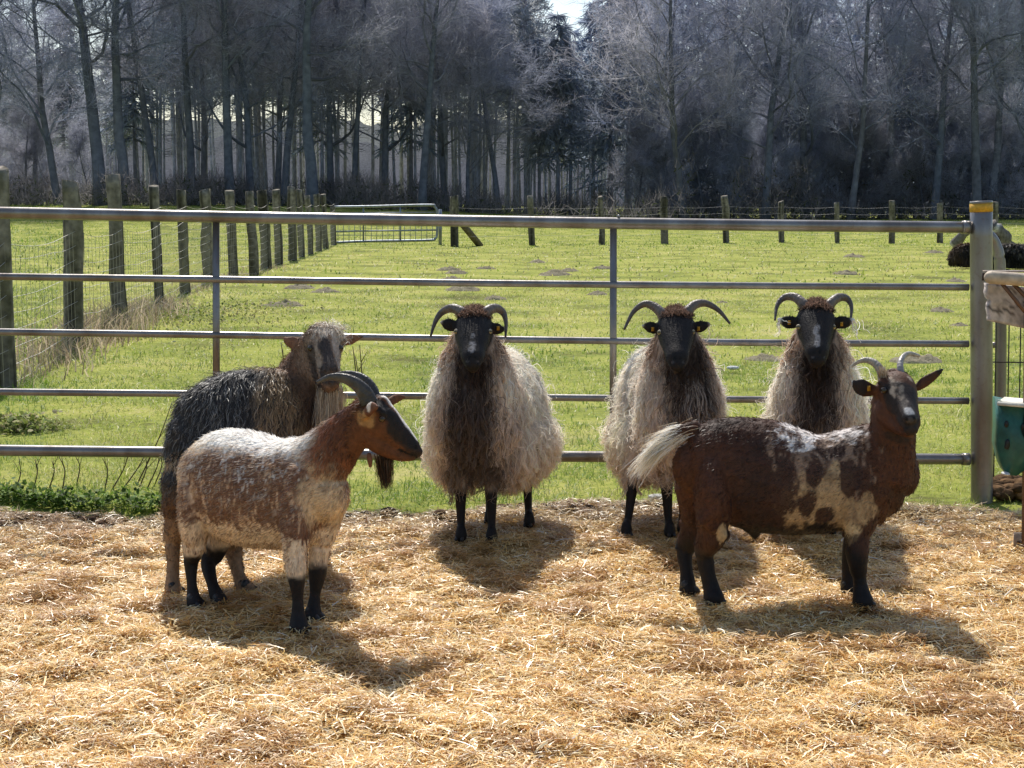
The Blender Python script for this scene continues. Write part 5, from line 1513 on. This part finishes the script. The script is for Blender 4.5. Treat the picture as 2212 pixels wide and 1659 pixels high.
# --- middle sheep
b = A(.60, 6.70, 0)
sheep(2002, 'shaggy cream sheep with wide spreading horns, standing behind the white tail of the brown goat', b, A(.28, -.96),
      core_rows([(.735, 6.30, .59, .14, .115), (.735, 6.37, .575, .195, .165), (.715, 6.50, .54, .24, .198), (.675, 6.64, .51, .275, .215), (.635, 6.78, .52, .265, .205), (.61, 6.90, .55, .21, .15)]),
      K([(1468, 890, 6.40, .17, .175), (1466, 820, 6.37, .14, .155), (1464, 765, 6.35, .105, .122), (1462, 725, 6.33, .075, .085)]),
      [(1460, 692, 6.31, .055, .060), (1460, 710, 6.26, .072, .068), (1461, 735, 6.20, .062, .058), (1462, 760, 6.145, .049, .045), (1463, 776, 6.11, .041, .039), (1464, 789, 6.09, .028, .029)],
      [[(1436, 690, 6.27), (1428, 676, 6.28), (1412, 662, 6.30), (1391, 657, 6.31), (1368, 674, 6.30), (1348, 712, 6.27)], [(1480, 686, 6.27), (1488, 670, 6.28), (1504, 657, 6.30), (1527, 656, 6.31), (1553, 671, 6.30), (1577, 699, 6.27)]],
      [[(1426, 710, 6.27, .012, .012), (1414, 709, 6.265, .024, .009), (1402, 706, 6.26, .024, .008), (1388, 704, 6.26, .008, .005)], [(1494, 709, 6.27, .012, .012), (1506, 707, 6.265, .024, .009), (1518, 704, 6.26, .024, .008), (1533, 699, 6.26, .008, .005)]],
      [(1410, 711, 6.245, .014, .02), (1509, 710, 6.245, .014, .02)],
      [lg(1353, 1156, (.535, 6.55, .34), .05), lg(1446, 1157, (.645, 6.44, .32), .05), lg(1474, 1150, (.73, 6.44, .32), .05), lg(1478, 1122, (.72, 6.82, .34), .05)],
      [(.71, 6.25, .80), (.735, 6.36, .16), .14, .085, .12], [(1426, 718, 6.212, -.9), (1495, 717, 6.212, .9)],
      [(1462, 722, 6.155), (1461, 762, 6.095), .011, [(1457, 773, 6.072), (1470, 773, 6.072)], (1450, 783, 6.075), (1476, 783, 6.075)], .1, .85)
# --- right sheep
b = A(1.27, 6.70, 0)
sheep(2003, 'shaggy cream sheep with tightly curled horns, half hidden behind the brown goat back', b, A(-.12, -.98),
      core_rows([(1.245, 6.28, .59, .14, .115), (1.25, 6.36, .575, .195, .175), (1.285, 6.49, .54, .24, .215), (1.32, 6.64, .505, .27, .228), (1.36, 6.78, .515, .26, .215), (1.38, 6.90, .54, .20, .16)]),
      K([(1766, 880, 6.36, .17, .18), (1766, 812, 6.33, .14, .155), (1765, 758, 6.31, .105, .122), (1763, 718, 6.29, .075, .085)]),
      [(1762, 676, 6.29, .055, .060), (1762, 695, 6.24, .072, .068), (1763, 722, 6.18, .062, .058), (1764, 748, 6.125, .049, .045), (1765, 765, 6.09, .042, .040), (1766, 778, 6.07, .029, .030)],
      [[(1742, 672, 6.25), (1734, 656, 6.26), (1716, 642, 6.29), (1694, 643, 6.31), (1679, 660, 6.29), (1674, 692, 6.25)], [(1786, 672, 6.25), (1794, 656, 6.26), (1811, 643, 6.29), (1829, 645, 6.31), (1839, 662, 6.29), (1838, 690, 6.25)]],
      [[(1728, 696, 6.25, .012, .012), (1714, 697, 6.245, .026, .009), (1698, 695, 6.24, .026, .008), (1680, 690, 6.24, .008, .005)], [(1796, 696, 6.25, .012, .012), (1810, 697, 6.245, .026, .009), (1826, 696, 6.24, .026, .008), (1845, 691, 6.24, .008, .005)]],
      [(1705, 697, 6.225, .014, .02), (1818, 700, 6.225, .014, .02)],
      [lg(1725, 1150, (1.20, 6.42, .32), .05), lg(1795, 1150, (1.32, 6.42, .32), .05), lg(1760, 1115, (1.29, 6.82, .34), .05), lg(1850, 1115, (1.46, 6.82, .34), .05)],
      [(1.245, 6.24, .80), (1.25, 6.35, .16), .16, .075, .13], [(1726, 706, 6.192, -.9), (1799, 706, 6.192, .9)],
      [(1763, 708, 6.135), (1764, 746, 6.075), .018, [(1758, 760, 6.052), (1771, 760, 6.052)], (1748, 772, 6.055), (1780, 772, 6.055)], .1, .7)

# ============================== sheep resting far off by the right post
def resting(seed, label, c, rz, cols, s=1.0, headside=1):
    r = np.random.default_rng(seed); root = thing('resting_sheep', label, 'sheep', c)
    R = np.array([[math.cos(rz), -math.sin(rz), 0], [math.sin(rz), math.cos(rz), 0], [0, 0, 1]])
    f = lambda P: np.asarray(P) @ R.T * s + c
    tr = (f([(-.48, 0, .20), (-.38, 0, .25), (-.15, 0, .29), (.1, 0, .30), (.32, 0, .30), (.42, 0, .28)]), [.12 * s, .22 * s, .27 * s, .27 * s, .25 * s, .16 * s], [.12 * s, .22 * s, .27 * s, .27 * s, .22 * s, .14 * s])
    nk = (f([(.33, 0, .38), (.44, 0, .55), (.50, 0, .68)]), [.15 * s, .11 * s, .09 * s], [.14 * s, .1 * s, .08 * s])
    hd = (f([(.48, 0, .74), (.56, 0, .73), (.66, 0, .67), (.73, 0, .62)]), [.07 * s, .085 * s, .06 * s, .04 * s], [.06 * s, .075 * s, .05 * s, .04 * s])
    ea = (f([(.48, .06, .74), (.46, .14, .74), (.45, .20, .71)]), [.03 * s, .04 * s, .015 * s], [.02 * s] * 3); eb = (f([(.48, -.06, .74), (.46, -.14, .74), (.45, -.20, .71)]), [.03 * s, .04 * s, .015 * s], [.02 * s] * 3)
    l1 = (f([(.30, .16, .12), (.48, .18, .07), (.40, .20, .04)]), [.07 * s, .04 * s, .03 * s], [.06 * s, .04 * s, .03 * s]); l2 = (f([(-.3, -.2, .14), (-.1, -.28, .08), (.05, -.27, .04)]), [.1 * s, .05 * s, .03 * s], [.08 * s, .05 * s, .03 * s])
    VB = make_body([tr, nk, hd, ea, eb, l1, l2], .025, 3)
    def colf(P, N, q):
        n1 = fbm(P, 5, seed, 3); c = mix(np.tile(A(*cols[0]), (len(P), 1)), A(*cols[1]), sstep(.45, .6, n1))
        L = (P - c_) @ R / s
        c = mix(c, A(*cols[2]), ball(L, (.62, 0, .69), .16)); c = mix(c, A(*cols[1]) * 1.3, sstep(.5, .56, L[:, 2]) * (L[:, 0] < .35))
        return c * (.7 + .6 * q)[:, None]
    c_ = np.asarray(c)
    add_body(root, VB, colf); V, Q, T, N = VB
    mb = MB(); P, Nn = scatter(V, Q, T, N, 6000, r, lambda C: ((C - c_)[:, 2] > .1) * 1.0)
    strands(mb, P, Nn, r, lambda P, N: np.tile(A(0, 0, -1), (len(P), 1)), np.full(len(P), .09), colf, width=.014, segs=3, lift=.5, clump=.6, cell=.09)
    mb.build('fleece', M_wool, root, smooth=False)
def g0(x, y): p = G(x, y); p[2] = float(field_h(p[0], p[1])); return p
resting(3001, 'dark brown sheep lying on the far grass just left of the yellow banded post', g0(2098, 580), .35, ((.045, .035, .03), (.09, .06, .04), (.08, .065, .055)), .92)
resting(3002, 'black sheep with pale face lying far off right of the curved gate tube', g0(2190, 583), 2.6, ((.02, .018, .018), (.10, .09, .08), (.50, .48, .46)), .92)
mb = MB(); r_ = np.random.default_rng(5)
p0 = g0(2085, 560)
for (a, b2, w0, w1) in (((2062, 530, 34.5), (2100, 484, 34.3), .12, .10), ((2100, 484, 34.3), (2140, 487, 34.2), .12, .13), ((2140, 487, 34.2), (2175, 535, 34.5), .15, .22), ((2140, 487, 34.2), (2128, 478, 34.0), .07, .03), ((2080, 505, 34.3), (2076, 484, 34.1), .05, .02)):
    P = spline([W(*a), (W(*a) + W(*b2)) / 2 + r_.normal(0, .05, 3), W(*b2)], 8); tube(mb, P, np.linspace(w0, w1, 8) * (1 + .15 * r_.normal(0, 1, 8)), n=9, c=mix(A(.16, .145, .135), A(.55, .53, .50), r_.random(8) < .25))
mb.build('fallen_branch', M_post) and None
fb = bpy.data.objects['fallen_branch']; tag(fb, 'pale grey fallen tree limb arching behind the resting sheep', 'branch')
# ------------------------------------------------------------------ light, sky, camera
SUN_EL, SUN_AZ = math.radians(52.5), math.radians(-10)      # azimuth from +Y, negative = left
sd = A(math.sin(SUN_AZ) * math.cos(SUN_EL), math.cos(SUN_AZ) * math.cos(SUN_EL), math.sin(SUN_EL))
ld = bpy.data.lights.new('sun', 'SUN'); ld.energy = 5.0; ld.angle = math.radians(.53); ld.color = (1.0, .95, .86)
lo = bpy.data.objects.new('sun', ld); COL.objects.link(lo)
lo.rotation_euler = Vector(tuple(-sd)).to_track_quat('-Z', 'Y').to_euler()
w = bpy.data.worlds.new('World'); sc.world = w; w.use_nodes = True
nt = w.node_tree; nt.nodes.clear()
out = nt.nodes.new('ShaderNodeOutputWorld'); bg = nt.nodes.new('ShaderNodeBackground'); sk = nt.nodes.new('ShaderNodeTexSky')
sk.sky_type = 'NISHITA'; sk.sun_disc = False; sk.sun_elevation = SUN_EL; sk.sun_rotation = SUN_AZ
sk.air_density = 1.05; sk.dust_density = 1.2; sk.ozone_density = 1.0
bg.inputs['Strength'].default_value = .15
nt.links.new(sk.outputs[0], bg.inputs[0]); nt.links.new(bg.outputs[0], out.inputs[0])

cam = bpy.data.cameras.new('camera'); co = bpy.data.objects.new('camera', cam); COL.objects.link(co)
cam.sensor_width = 36; cam.sensor_fit = 'HORIZONTAL'; cam.lens = 36 * FPX / 2212
cam.clip_start = .05; cam.clip_end = 3000
co.location = (0, 0, CAM_H); co.rotation_euler = (math.pi / 2 - PITCH, 0, 0)
sc.camera = co
sc.render.resolution_x, sc.render.resolution_y = 1024, 768
sc.view_settings.view_transform = 'Standard'; sc.view_settings.look = 'None'; sc.view_settings.exposure = 0; sc.view_settings.gamma = 1
sc.cycles.max_bounces = 8; sc.cycles.diffuse_bounces = 4; sc.cycles.transparent_max_bounces = 8
